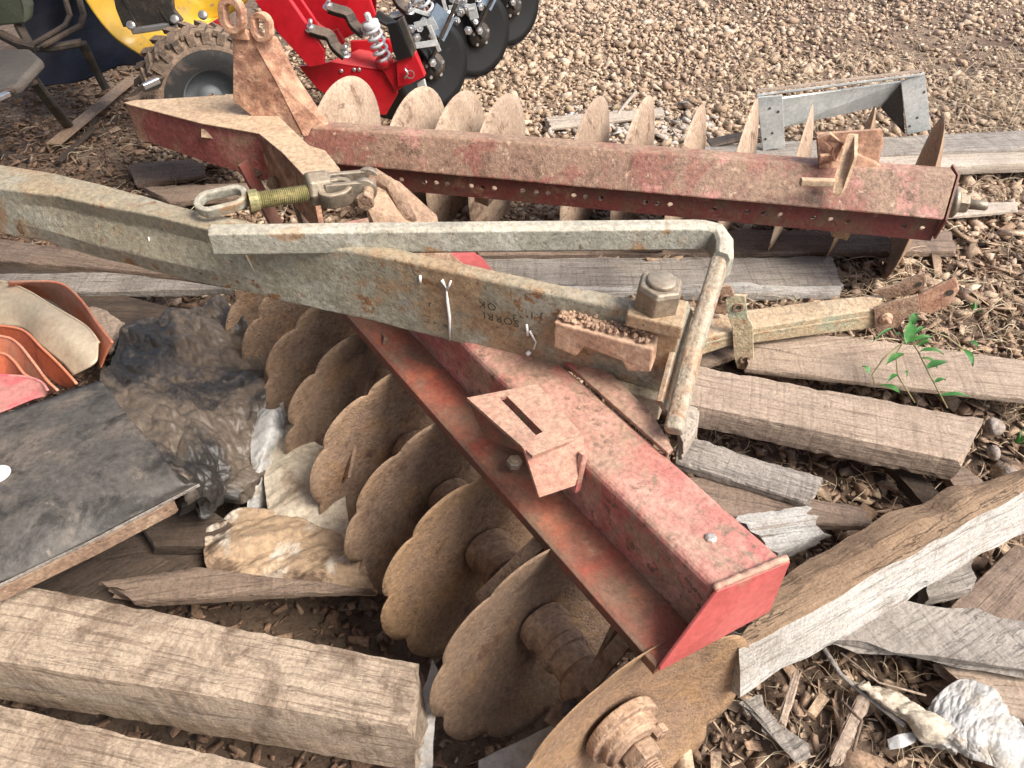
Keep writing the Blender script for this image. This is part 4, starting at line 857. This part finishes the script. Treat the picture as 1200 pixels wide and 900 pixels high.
o = patch(bg, 170, 160, .004, 7.5, ridge=.012, seed=14, ang=.9, st=.35).build('white_bag', 'whiteplastic', None, solid=.0015); tag(o, 'crumpled white plastic bag in the litter at the lower right', 'plastic bag')
bg = G([[(1000, 790, .06), (1012, 800, .07), (1030, 800, .06)], [(1030, 820, .06), (1045, 825, .08), (1060, 815, .07)], [(1060, 845, .06), (1080, 845, .09), (1095, 838, .08)], [(1080, 868, .05), (1110, 862, .08), (1130, 852, .08)], [(1110, 880, .04), (1140, 880, .06), (1160, 868, .06)]])
o = patch(bg, 40, 80, .010, 10, ridge=.010, seed=15).build('paper_sack', 'paper_grey', None, solid=.0015); tag(o, 'long twisted grey paper strip trailing to the crumpled white bag', 'paper strip')
o = patch(G([[(1038, 866, .03), (1055, 860, .05), (1078, 858, .04)], [(1042, 878, .03), (1060, 876, .04), (1074, 870, .03)]]), 20, 14, .006, 12, ridge=.003, seed=16).build('white_scrap', 'whiteplastic', None, solid=.001); tag(o, 'small white scrap lying left of the crumpled bag', 'scrap')
straw('grass_tuft', 90, (P(1150, 150, 0).x, P(1230, 150, 0).x, P(1150, 195, 0).y - .1, P(1150, 110, 0).y), (.2, .5), 'pale dry grass stalks arching over the planks at the right edge', (.0008, .0018), .35, .14)
# stones
for i, (x, y, r, lb) in enumerate([(1163, 500, .028, 'round grey stone right of the thick beam end'), (1188, 553, .022, 'small pale stone near the log at the right edge'), (1163, 532, .020, 'pale purple grey stone below the round grey one'), (828, 575, .018, 'small stone beside the gritty board')]):
    bm = bmesh.new(); bmesh.ops.create_icosphere(bm, subdivisions=3, radius=r); c = P(x, y, .05)
    m = MB(); m.add([c + v.co * (1 + noise.noise(v.co * 22 + Vector((i, 0, 0))) * .8) for v in bm.verts], [[v.index for v in f.verts] for f in bm.faces], False); bm.free()
    tag(m.build('stone', 'stone'), lb, 'stone', 'loose stones among the boards')

# ---------------------------------------------------------------- old top link with clamp (right)
TL_ = empty('top_link', P(960, 370, .2), 'rusty square tube link with a flat clamp and forked end on the tan planks', 'link arm')
z0 = .235
m = MB(); rings = []
for (a, b, c) in (((790, 374), (790, 405), (790, 428)), ((850, 366), (850, 390), (850, 407)), ((960, 352), (962, 372), (962, 392)), ((1038, 344), (1026, 362), (1024, 385))):
    A_, B_ = P(*a, z0), P(*b, z0 - .004); C_ = PY(*c, B_.y + .003); rings.append([A_, B_, C_, Vector((A_.x, A_.y, C_.z))])
m.loft(rings); m.build('tube', 'linkbar', TL_, bevel=.005)
m = MB(); m.loft([[p + Vector((0, -.002, -.003)) for p in (r[1] * .72 + r[2] * .28, r[1] * .62 + r[2] * .38)] + [r[1] * .62 + r[2] * .38 + Vector((0, .01, 0)), r[1] * .72 + r[2] * .28 + Vector((0, .01, 0))] for r in rings]); m.build('weld_seam', 'linkbar', TL_)
yf = rings[1][1].y - .008
m = MB(); q = [PY(x, y, yf) for x, y in [(850, 352), (860, 346), (873, 347), (876, 372), (882, 382), (883, 425), (876, 434), (864, 432), (860, 418), (858, 384), (853, 372)]]; m.prism(q, (.004, .010, 0)); cl = m.build('clamp', 'linkbar', TL_, bevel=.0015)
m = MB(); q = [PY(x, y, yf + .07) for x, y in [(838, 348), (842, 337), (856, 335), (860, 345), (856, 362), (850, 370), (838, 366)]]; m.prism(q, (.004, .010, 0)); m.build('clamp', 'hub', TL_, bevel=.0015)
for (x, y, dy, pr) in ((865, 360, -.002, cl), (873, 421, -.002, cl), (849, 350, .068, TL_)):
    m = MB(); c = PY(x, y, yf + dy); ringplate(m, c, (0, -1, 0), .016, .0095, .004); m.build('hole_ring', 'hub', pr)
    m = MB(); m.lathe(c, (0, -1, 0), [(0, .0095), (.0012, .0095)], 16, False); m.build('hole', 'ink', pr)
yg = rings[3][1].y
m = MB(); q = [PY(x, y, yg - .012) for x, y in [(1024, 362), (1050, 352), (1076, 346), (1078, 362), (1060, 374), (1052, 384), (1026, 389)]]; m.prism(q, (.003, .010, 0)); fk = m.build('fork', 'hub', TL_, bevel=.002)
m = MB(); q = [PY(x, y, yg + .055) for x, y in [(1022, 342), (1050, 334), (1076, 322), (1084, 320), (1084, 334), (1070, 345), (1040, 350)]]; m.prism(q, (.003, .010, 0)); m.build('fork', 'hub', TL_, bevel=.002)
m = MB(); q = [PY(x, y, yg - .006) for x, y in [(1076, 346), (1100, 334), (1120, 326), (1124, 340), (1112, 358), (1092, 368), (1078, 366)]]; m.prism(q, (.006, .012, 0)); lk = m.build('end_lug', 'mast', TL_, bevel=.003)
m = MB(); c = PY(1113, 343, yg - .009); m.lathe(c, (0, -1, 0), [(0, .012), (.002, .012)], 16, False); m.build('hole', 'ink', lk)
m = MB(); c = PY(1077, 333, yg + .052); m.lathe(c, (0, -1, 0), [(0, .009), (.002, .009)], 16, False); m.build('hole', 'ink', TL_)
m = MB(); c = PY(1038, 373, yg - .014); hexnut(m, c, (0, -1, .1), .018, .014, .2, .6); m.lathe(c, (0, -1, .1), [(0, .022), (.004, .022)], 16); m.lathe(c, (0, -1, .1), [(0, .008), (.03, .008)], 10); m.build('pin', 'cast', fk)

# ---------------------------------------------------------------- galvanised trough on the planks
yt = P(905, 172, .12).y; 
TR_ = empty('metal_trough', P(990, 150, .1), 'pale galvanised metal trough lying on its side on the planks by the gravel', 'trough')
m = MB(); q = [PY(x, y, yt) for x, y in [(887, 114), (917, 112), (920, 172), (894, 177)]]; m.prism(q, (.0, .010, 0)); m.build('end_flange', 'galv', TR_, bevel=.002)
yt2 = P(1075, 157, .10).y + .02
m = MB(); q2 = [PY(x, y, yt2) for x, y in [(1056, 96), (1084, 86), (1091, 152), (1063, 158)]]; m.prism(q2, (0, .010, 0)); m.build('end_flange', 'galv', TR_, bevel=.002)
m = MB(); a, b = PY(887, 110, yt), PY(1085, 85, yt2); a2, b2 = PY(918, 117, yt - .0), PY(1056, 97, yt2)
m.prism([a, b, b + Vector((0, .02, -.012)), a + Vector((0, .02, -.012))], (0, 0, -.012)); m.build('rim', 'galv', TR_, bevel=.002)
bl, br_ = PY(918, 150, yt + .10), PY(1060, 128, yt2 + .10)
m = MB(); m.prism([PY(915, 116, yt + .03), PY(1058, 96, yt2 + .03), PY(1034, 124, yt2 + .07), PY(918, 149, yt + .07)], (0, .006, .006)); m.build('back', 'galv', TR_)
m = MB(); m.prism([PY(1056, 97, yt2 + .012), PY(1032, 126, yt2 + .06), PY(1060, 157, yt2 + .012)], (.004, .004, 0)); m.build('side', 'dark_iron', TR_)
m = MB(); m.prism([a + Vector((-.0, .02, .004)), b + Vector((0, .02, .004)), b + Vector((0, .045, .002)), a + Vector((0, .045, .002))], (0, 0, -.008)); m.build('wood_strip', 'w_tan', TR_)
for (x, y, Y) in ((902, 127, yt), (912, 131, yt), (897, 163, yt), (905, 156, yt), (1066, 148, yt2), (1075, 138, yt2), (1083, 108, yt2)):
    m = MB(); m.lathe(PY(x, y, Y - .001), (0, -1, 0), [(0, .006), (.0012, .006)], 10, False); m.build('screw_hole', 'ink', TR_)
# dark scrap sheet under it
m = MB(); m.prism([P(828, 163, .10), P(890, 150, .16), P(900, 158, .14), P(835, 172, .1)], (0, 0, -.008)); tag(m.build('iron_scrap', 'dark_iron'), 'dark scrap of iron leaning at the left foot of the trough', 'iron scrap')

# ---------------------------------------------------------------- green sprout
SP = empty('sprout', P(1065, 430, .16), 'green leafy sprout growing up between the tan planks', 'plant')
def leafm(a, b, w):
    a, b = Vector(a), Vector(b); d_ = b - a; s_ = d_.cross(Vector((0, .3, 1))).normalized() * w; n = 6; m = MB(); vs = []
    for i in range(n + 1):
        f = i / n; ww = math.sin(f ** .8 * math.pi) ** .8 if 0 < f < 1 else .02; c = a + d_ * f + Vector((0, 0, .012 * math.sin(f * math.pi)))
        vs += [c + s_ * ww + Vector((0, 0, .004)), c, c - s_ * ww + Vector((0, 0, .004))]
    m.add(vs, [f_ for i in range(n) for f_ in ((i*3, i*3+1, i*3+4, i*3+3), (i*3+1, i*3+2, i*3+5, i*3+4))], True); m.build('leaf', 'leaf', SP)
for pts in ([(1110, 478, .10), (1090, 440, .22), (1075, 410, .27), (1062, 392, .30)], [(1072, 472, .12), (1052, 440, .20), (1050, 415, .24), (1062, 395, .28)], [(1025, 450, .18), (1022, 440, .2), (1035, 420, .24), (1060, 400, .28)], [(1062, 392, .30), (1085, 385, .28), (1110, 395, .26), (1130, 410, .24)]):
    m = MB(); m.tube([P(*p) for p in pts], .0024, 6); m.build('stem', 'stem', SP)
for (a, b, w) in (((1062, 405, .29), (1068, 378, .31), .016), ((1066, 402, .29), (1093, 396, .30), .014), ((1078, 412, .27), (1106, 416, .27), .016), ((1085, 433, .26), (1110, 425, .26), .016), ((1058, 415, .24), (1038, 428, .25), .013), ((1030, 452, .18), (1054, 462, .2), .016), ((1100, 465, .18), (1136, 466, .19), .013), ((1130, 402, .24), (1146, 408, .25), .012), ((1128, 410, .24), (1140, 430, .23), .011), ((1018, 440, .2), (1010, 430, .21), .010), ((1066, 385, .30), (1072, 368, .32), .012), ((1046, 385, .28), (1022, 402, .26), .005), ((1060, 436, .22), (1062, 445, .2), .010), ((1075, 408, .28), (1090, 400, .29), .009), ((1080, 420, .26), (1098, 432, .25), .010), ((1052, 440, .2), (1040, 448, .2), .009), ((1070, 395, .30), (1082, 384, .31), .008), ((1094, 450, .2), (1108, 446, .2), .009), ((1060, 400, .28), (1046, 392, .29), .008)):
    leafm(P(*a), P(*b), w)
for (cx, cy, n) in ((1190, 520, 9), (1140, 365, 7), (1110, 22, 0)):
    if not n: continue
    m = MB(); a0_ = P(cx, cy, .02)
    for i in range(n):
        a = a0_.copy(); b = a + Vector((random.uniform(-.03, .03), random.uniform(-.03, .03), random.uniform(.015, .05)))
        s_ = (b - a).cross(Vector((random.random(), random.random(), .2))).normalized() * .004; m.add([a, (a + b) / 2 - s_, b, (a + b) / 2 + s_], [(0, 1, 2, 3)])
    bmw = m; vs0 = m.v; fi = m.f
    idx = {i: (0 if i % 4 == 0 else i) for i in range(len(vs0))}; m.f = [tuple(idx[i] for i in f) for f in fi]
    tag(m.build('weed', 'leaf'), 'tiny green weed tuft at the right edge near the grey stone' if cx > 1150 else 'tiny green weed tuft in front of the forked link end', 'weed')

# ---------------------------------------------------------------- red machine
RMC = empty('red_implement', PY(450, 130, 4.0), 'new glossy red farm implement with white springs and black discs', 'farm implement')
Yr = 4.0
def R_(x, y, dy=0): return PY(x, y, Yr + dy)
def pl(name, mat, pts, dy=0, th=.02, par=RMC, bev=.004, lean=0):
    m = MB(); m.prism([R_(x, y, dy + (lean * (150 - y) / 150)) for x, y in pts], (.004, th, 0)); return m.build(name, mat, par, bevel=bev)
pl('side_plate', 'newred', [(350, 78), (385, 73), (448, 82), (462, 100), (466, 110), (452, 135), (420, 134), (398, 120), (372, 105)], -.02, .02)
tp = MB(); tp.prism([R_(385, 72, -.02), R_(400, 68, .04), R_(425, 55, .14), R_(438, 70, .14), R_(462, 72, .06), R_(450, 82, -.02)], (0, 0, -.012)); tp.build('shelf_plate', 'newred', RMC, bevel=.003)
pl('front_rail', 'newred', [(298, 0), (335, -6), (360, 30), (380, 60), (379, 76), (362, 79), (338, 52), (318, 30)], -.10, .03)
pl('rear_rail', 'newred', [(330, -10), (346, -10), (372, 28), (384, 36), (388, 50), (372, 40)], .0, .02)
pl('back_plate', 'newred', [(346, -10), (440, -10), (440, 18), (430, 32), (395, 50), (376, 30), (352, 0)], .22, .02)
pl('gusset', 'newred', [(410, -8), (430, -10), (440, 18), (428, 34), (412, 22), (404, 10)], .10, .02)
pl('gusset', 'newred', [(385, 38), (395, 34), (404, 50), (398, 56), (386, 48)], .05, .02)
pl('inner_plate', 'newred', [(410, 48), (455, 46), (462, 60), (450, 70), (412, 70)], .12, .02)
pl('end_box', 'newred', [(448, 82), (452, 76), (464, 72), (478, 98), (464, 108)], -.04, .03)
pl('end_box', 'newred', [(464, 72), (486, 62), (498, 90), (480, 99), (466, 102)], -.06, .05)
pl('long_arm', 'newred', [(232, 35), (262, 18), (270, 30), (244, 44)], -.35, .03)
pl('frame_bar', 'newred', [(205, 80), (240, 60), (250, 68), (215, 92)], -.20, .03)
pl('lower_leg', 'blackp', [(455, 100), (480, 98), (485, 140), (440, 148)], .12, .03)
pl('post', 'blackp', [(453, 28), (465, 26), (483, 66), (466, 72), (460, 60)], -.08, .03)
pl('post_side', 'chrome', [(465, 25), (472, 20), (487, 58), (483, 68)], -.079, .03).data.materials[0] = M['dark_iron']
pl('post_foot', 'galv', [(488, 98), (497, 93), (504, 122), (496, 122)], -.03, .02)
m = MB(); ringplate(m, R_(481, 87, -.075), (0, -1, 0), .022, .017, .005); m.tube([R_(474, 92, -.08), R_(478, 86, -.08), R_(474, 80, -.08)], .006, 6); m.build('lynch_pin', 'chrome', RMC)
for (x, y, r) in ((400, 83, .011), (415, 81.5, .011), (421, 81.5, .011), (342, 40, .011)):
    m = MB(); m.lathe(R_(x, y, -.022), (0, -1, 0), [(0, r), (.006, r * .7)], 10); m.build('rivet', 'chrome', RMC)
def spring(x0, y0, x1, y1, dy, turns, r, wr):
    a, b = R_(x0, y0, dy), R_(x1, y1, dy + .02); ax_ = (b - a).normalized(); u = Vector((0, 1, 0)); u = (u - ax_ * u.dot(ax_)).normalized(); w = ax_.cross(u); n = int(turns * 16); L = (b - a).length
    m = MB(); m.tube([a + ax_ * (L * i / n) + u * (r * math.cos(i / 16 * 6.283)) + w * (r * math.sin(i / 16 * 6.283)) for i in range(n + 1)], wr, 7); s_ = m.build('shock_spring', 'white_spring', RMC)
    m = MB(); m.tube([a - ax_ * .05, b], r * .28, 10); m.build('spring_rod', 'chrome', s_)
    m = MB(); m.lathe(a - ax_ * .022, ax_, [(0, r * .6), (.004, r * 1.15), (.026, r * 1.15), (.03, r)], 20); hexnut(m, a - ax_ * .03, -ax_, r * .45, .03); m.build('spring_cap', 'white_spring', s_)
    m = MB(); m.lathe(b, ax_, [(-.006, r * .9), (.0, r * 1.2), (.04, r * 1.25)], 20); m.build('spring_cup', 'newred', s_)
spring(435, 30, 449, 68, -.03, 4.6, .036, .0085)
spring(487, -14, 504, 16, .45, 4.2, .036, .0085)
def saddle(x, y, dy, s=1):
    a = [(x, y), (x + 12 * s, y + 4 * s), (x + 24 * s, y + 8 * s), (x + 32 * s, y + 22 * s), (x + 44 * s, y + 32 * s)]
    m = MB(); m.sweep([R_(px, py, dy) for px, py in sm_(a, 3)], .06, .024, up=Vector((.3, -.3, 1))); c = m.build('rubber_clamp', 'blackp', RMC, bevel=.004)
    m = MB(); m.sweep([R_(px, py - 3, dy - .006) for px, py in sm_(a, 3)], .066, .008, up=Vector((.3, -.3, 1))); m.build('clamp_strap', 'dark_iron', c)
    for (px, py) in (a[0], a[-1]):
        m = MB(); q = R_(px, py - 2, dy - .01); hexnut(m, q, (.2, -.3, 1), .020, .018, .3, 0); m.lathe(q, (.2, -.3, 1), [(0, .010), (.05, .010)], 10); m.lathe(q, (.2, -.3, 1), [(-.004, .028), (.0, .028)], 16); m.build('clamp_bolt', 'chrome', c)
saddle(364, 36, -.08, .92); saddle(385, 10, .02, .95); saddle(440, -14, .2, .9)
# black openers: arms and discs
for k, (cx, cy, by, dd_) in enumerate(((510, 98, 128, .0), (562, 52, 88, 0), (599, 18, 52, 0))):
    bot = P(cx, by, .02); c = bot + Vector((0, 0, .235)); n = Vector((.62, -.75, .08)).normalized()
    m = disc_mb(c, n, .235, .02, 0, th=.004, nseg=64, rings=6); ds = m.build('black_disc', 'blackdisc', RMC, origin=c)
    m = MB(); m.lathe(c, n, [(0, .075), (.02, .07), (.03, .045), (.045, .04)], 24); m.build('disc_hub', 'dark_iron', ds)
    for i in range(5):
        a = i * 1.257; u = (Vector((0, 0, 1)) - n * n.z).normalized(); w = n.cross(u); m = MB(); hexnut(m, c + n * .02 + (u * math.cos(a) + w * math.sin(a)) * .055, n, .011, .01, 0, 0); m.build('hub_bolt', 'chrome', ds)
    ar = c + n * .05
    m = MB(); m.sweep([ar, ar + Vector((-.10, -.02, .16)), ar + Vector((-.30, .02, .26))], .05, .03, up=n); am = m.build('opener_arm', 'blackp', RMC, bevel=.003)
    m = MB(); m.sweep([ar + Vector((-.03, -.03, .05)), ar + Vector((.12, -.06, .34))], .02, .012, up=n); m.build('scraper_blade', 'dark_iron', am)
    for q in ((-.04, -.02, .04), (-.11, -.03, .17), (-.2, -.02, .20), (-.03, -.02, .17)):
        m = MB(); cc = ar + Vector(q) + n * .02; hexnut(m, cc, n, .022, .018, .3, .5); m.build('arm_bolt', 'chrome', am)
    m = MB(); b0 = ar + Vector((-.05, -.02, .22)); m.prism([b0, b0 + Vector((.09, -.02, -.07)), b0 + Vector((.15, .02, .03)), b0 + Vector((.06, .04, .10))], n * .01); m.build('flag_plate', 'bluegrey', am)
for pts, mat, dy, th in (([(455, 18), (480, 12), (510, 20), (512, 40), (500, 60), (470, 50)], 'blackp', .30, .05), ([(495, -10), (530, -10), (530, 30), (515, 40), (500, 20)], 'blackp', .5, .05), ([(530, -14), (575, -14), (560, 25), (535, 40)], 'blackp', .75, .05), ([(575, -14), (600, -14), (590, 20), (572, 30)], 'blackp', .9, .05)):
    pl('black_frame', mat, pts, dy, th)
for (a, b, dy, w) in (((457, 20), (486, 12), .2, .02), ((486, 12), (511, 20), .22, .02), ((511, 20), (507, 34), .22, .02), ((518, -5), (527, 28), .4, .02), ((526, 10), (556, 8), .5, .03), ((486, 30), (500, 26), .1, .03), ((484, 54), (512, 50), .05, .03), ((552, 5), (556, 22), .5, .05), ((503, 30), (515, 60), .1, .02), ((502, 22), (509, 36), .15, .05)):
    m = MB(); m.sweep([R_(*a, dy), R_(*b, dy)], w, .012, up=Vector((0, -1, .3))); m.build('edge_bar', 'galv', RMC)
rng2 = random.Random(3)
for i in range(34):
    x = rng2.uniform(478, 560); y = rng2.uniform(-2, 60) - (x - 478) * .35
    if y < -6: continue
    m = MB(); c = R_(x, y, .1 + (x - 478) * .006); hexnut(m, c, (rng2.uniform(-.4, .6), -1, rng2.uniform(-.2, .8)), rng2.uniform(.014, .024), .025, .3, .5); m.build('bolt', 'chrome', RMC)

# ---------------------------------------------------------------- yellow machine with knobby wheel
YM = empty('yellow_machine', PY(180, 60, 3.9), 'yellow machine body with black linkage and a knobby muddy wheel', 'machine')
def Yp(x, y, dy=0): return PY(x, y, 3.9 + dy)
m = patch([[Yp(88, -20, -.05), Yp(140, -30, .0), Yp(230, -30, .1), Yp(300, -30, .2)], [Yp(112, 18, -.10), Yp(150, 10, -.03), Yp(225, 0, .1), Yp(290, 0, .2)], [Yp(135, 45, -.12), Yp(165, 40, -.05), Yp(215, 30, .05), Yp(268, 18, .2)], [Yp(167, 66, -.12), Yp(180, 58, -.08), Yp(215, 42, .0), Yp(262, 22, .15)]], 50, 30, .010, 3, seed=20)
m.build('body', 'yellow', YM, solid=.012)
for pts, w, mat in (([(142, -10), (146, 10), (154, 30)], .07, 'dark_iron'), ([(193, -10), (196, 12), (208, 28)], .07, 'dark_iron'), ([(152, 14), (195, 6)], .13, 'dark_iron'), ([(155, 36), (208, 28)], .03, 'chrome'), ([(156, -3), (190, -8)], .08, 'mast')):
    m = MB(); m.sweep([Yp(x, y, -.22) for x, y in pts], .03, w, up=Vector((.2, -.1, 1)) if w > .1 else Vector((1, 0, .2))); m.build('linkage', mat, YM, bevel=.004)
for x, y in ((154, 30), (205, 23), (186, 49), (238, 18)):
    m = MB(); c = Yp(x, y, -.26); m.lathe(c, (.1, -1, .5), [(0, .020), (.008, .020), (.012, .012)], 18); m.build('bolt_cap', 'chrome', YM)
wc = PY(246, 112, 3.35); wn_ = Vector((.50, -.84, .12)).normalized(); Rw = .275
m = MB(); m.lathe(wc, wn_, [(-.10, .13), (-.11, .22), (-.085, .262), (-.04, .272), (.04, .272), (.085, .262), (.112, .215), (.10, .13)], 48, True, caps=False)
u = (Vector((0, 0, 1)) - wn_ * wn_.z).normalized(); w = wn_.cross(u)
ty = m.build('tyre', 'rubber', YM)
m = MB()
for i in range(26):
    for sd2 in (-1, 1):
        a = (i + (.5 if sd2 > 0 else 0)) / 26 * 6.283; rd = u * math.cos(a) + w * math.sin(a); tg = wn_.cross(rd)
        c = wc + rd * .268 + wn_ * (sd2 * .055); dx = tg * .015; L_ = wn_ * (.045) + tg * (sd2 * .018)
        p4 = [c - dx - L_, c + dx - L_, c + dx + L_ - rd * .012, c - dx + L_ - rd * .012]; m.prism(p4, rd * .020)
        c2 = wc + rd * .245 + wn_ * (sd2 * .098); p4 = [c2 - dx - rd * .02, c2 + dx - rd * .02, c2 + dx + rd * .025, c2 - dx + rd * .025]; m.prism(p4, wn_ * sd2 * .012)
m.build('tread', 'rubber', ty)
m = MB(); m.lathe(wc, wn_, [(.104, .128), (.1155, .165), (.1165, .190), (.112, .205)], 48, True, caps=False); m.build('sidewall', 'rubber_clean', ty)
m = MB(); m.lathe(wc, wn_, [(.05, .130), (.104, .133), (.098, .122), (.06, .116), (.02, .105), (.01, .05), (.05, .045), (.055, .02)], 40, True, caps=False); m.build('rim', 'rim', YM)
m = MB(); m.prism([PY(145, 116, 3.0), PY(168, 98, 3.05), PY(190, 92, 3.1), PY(186, 104, 3.1), PY(160, 118, 3.0)], (0, .03, 0)); m.build('fender', 'dark_iron', YM)
m = MB(); m.sweep([PY(168, 102, 3.0), PY(186, 94, 3.05)], .02, .022); m.build('bright_bracket', 'chrome', YM)
# navy cloth behind the seat
o = patch([[PY(x, y, Y) for x, y, Y in r] for r in ([(18, -40, 4.5), (60, -40, 4.6), (100, -30, 4.5), (120, -20, 4.45)], [(25, 30, 4.4), (60, 30, 4.5), (105, 20, 4.4), (130, 30, 4.3)], [(30, 75, 4.25), (70, 70, 4.3), (120, 62, 4.2), (165, 62, 4.15)], [(45, 100, 4.1), (80, 95, 4.15), (130, 82, 4.1), (172, 76, 4.1)])], 60, 60, .03, 3, ridge=.008, seed=22).build('tarpaulin', 'navy', None, solid=.006); tag(o, 'dark navy cloth cover draped behind the seat frame', 'cover')
# seat with frame
CH = empty('machine_seat', P(82, 148, 0), 'worn brown cushioned seat with olive backrest on a black steel frame', 'seat')
def C_(x, y, Y): return PY(x, y, Y)
def cushion(name, mat, pts, th, dv):
    m = MB(); m.prism(pts, dv); o = m.build(name, mat, CH, bevel=th); o.modifiers['bev'].segments = 4; return o
cushion('seat_cushion', 'seat', [C_(-50, 58, 3.75), C_(34, 56, 3.75), C_(48, 68, 3.6), C_(20, 98, 3.35), C_(0, 108, 3.3), C_(-50, 120, 3.25)], .022, (0, .02, -.05))
cushion('backrest', 'olive', [C_(-50, -30, 3.95), C_(24, -20, 3.95), C_(34, 8, 3.9), C_(32, 28, 3.85), C_(-50, 36, 3.85)], .022, (0, .07, .0))
for pts, r in (([(38, 52, 3.8), (76, 30, 3.9), (82, 18, 3.95), (74, -10, 4.0)], .016), ([(50, 54, 3.8), (94, 30, 3.9), (98, 18, 3.95), (90, -10, 4.0)], .018), ([(20, 55, 3.8), (60, 56, 3.85), (96, 50, 3.9)], .028), ([(96, 50, 3.9), (112, 82, 3.95), (124, 104, 3.95)], .026), ([(38, 92, 3.6), (60, 122, 3.7), (82, 150, 3.95)], .030), ([(0, 40, 3.85), (20, 50, 3.8), (42, 56, 3.8)], .03), ([(22, 30, 3.9), (36, 55, 3.8)], .026), ([(-20, 118, 3.2), (8, 108, 3.3), (40, 96, 3.55)], .02)):
    m = MB(); q = [C_(*p) for p in pts]; m.sweep(q, r * 1.6, r * 1.2, rad=.5); m.build('frame_tube', 'dark_iron', CH)
m = MB(); m.sweep([C_(-10, 118, 3.2), C_(8, 110, 3.28)], .04, .02); m.build('slide_rail', 'chrome', CH)
AI = MB(); a, b = P(55, 168, .05), P(150, 90, .05); dd = (b - a).normalized(); sdv = Vector((-dd.y, dd.x, 0)) * -.07
AI.prism([a, b, b + sdv, a + sdv], (0, 0, -.008)); AI.prism([a, b, b + Vector((0, 0, -.055)), a + Vector((0, 0, -.055))], Vector((-dd.y, dd.x, 0)) * .008); tag(AI.build('angle_iron', 'rust', None, bevel=.001, xdir=dd), 'dull angle iron bar lying on the ground under the seat', 'iron bar')
m = MB(); m.sweep([P(68, 190, .03), P(110, 150, .03)], .03, .012); tag(m.build('iron_bar', 'w_dark'), 'thin dark strip beside the angle iron', 'iron bar')
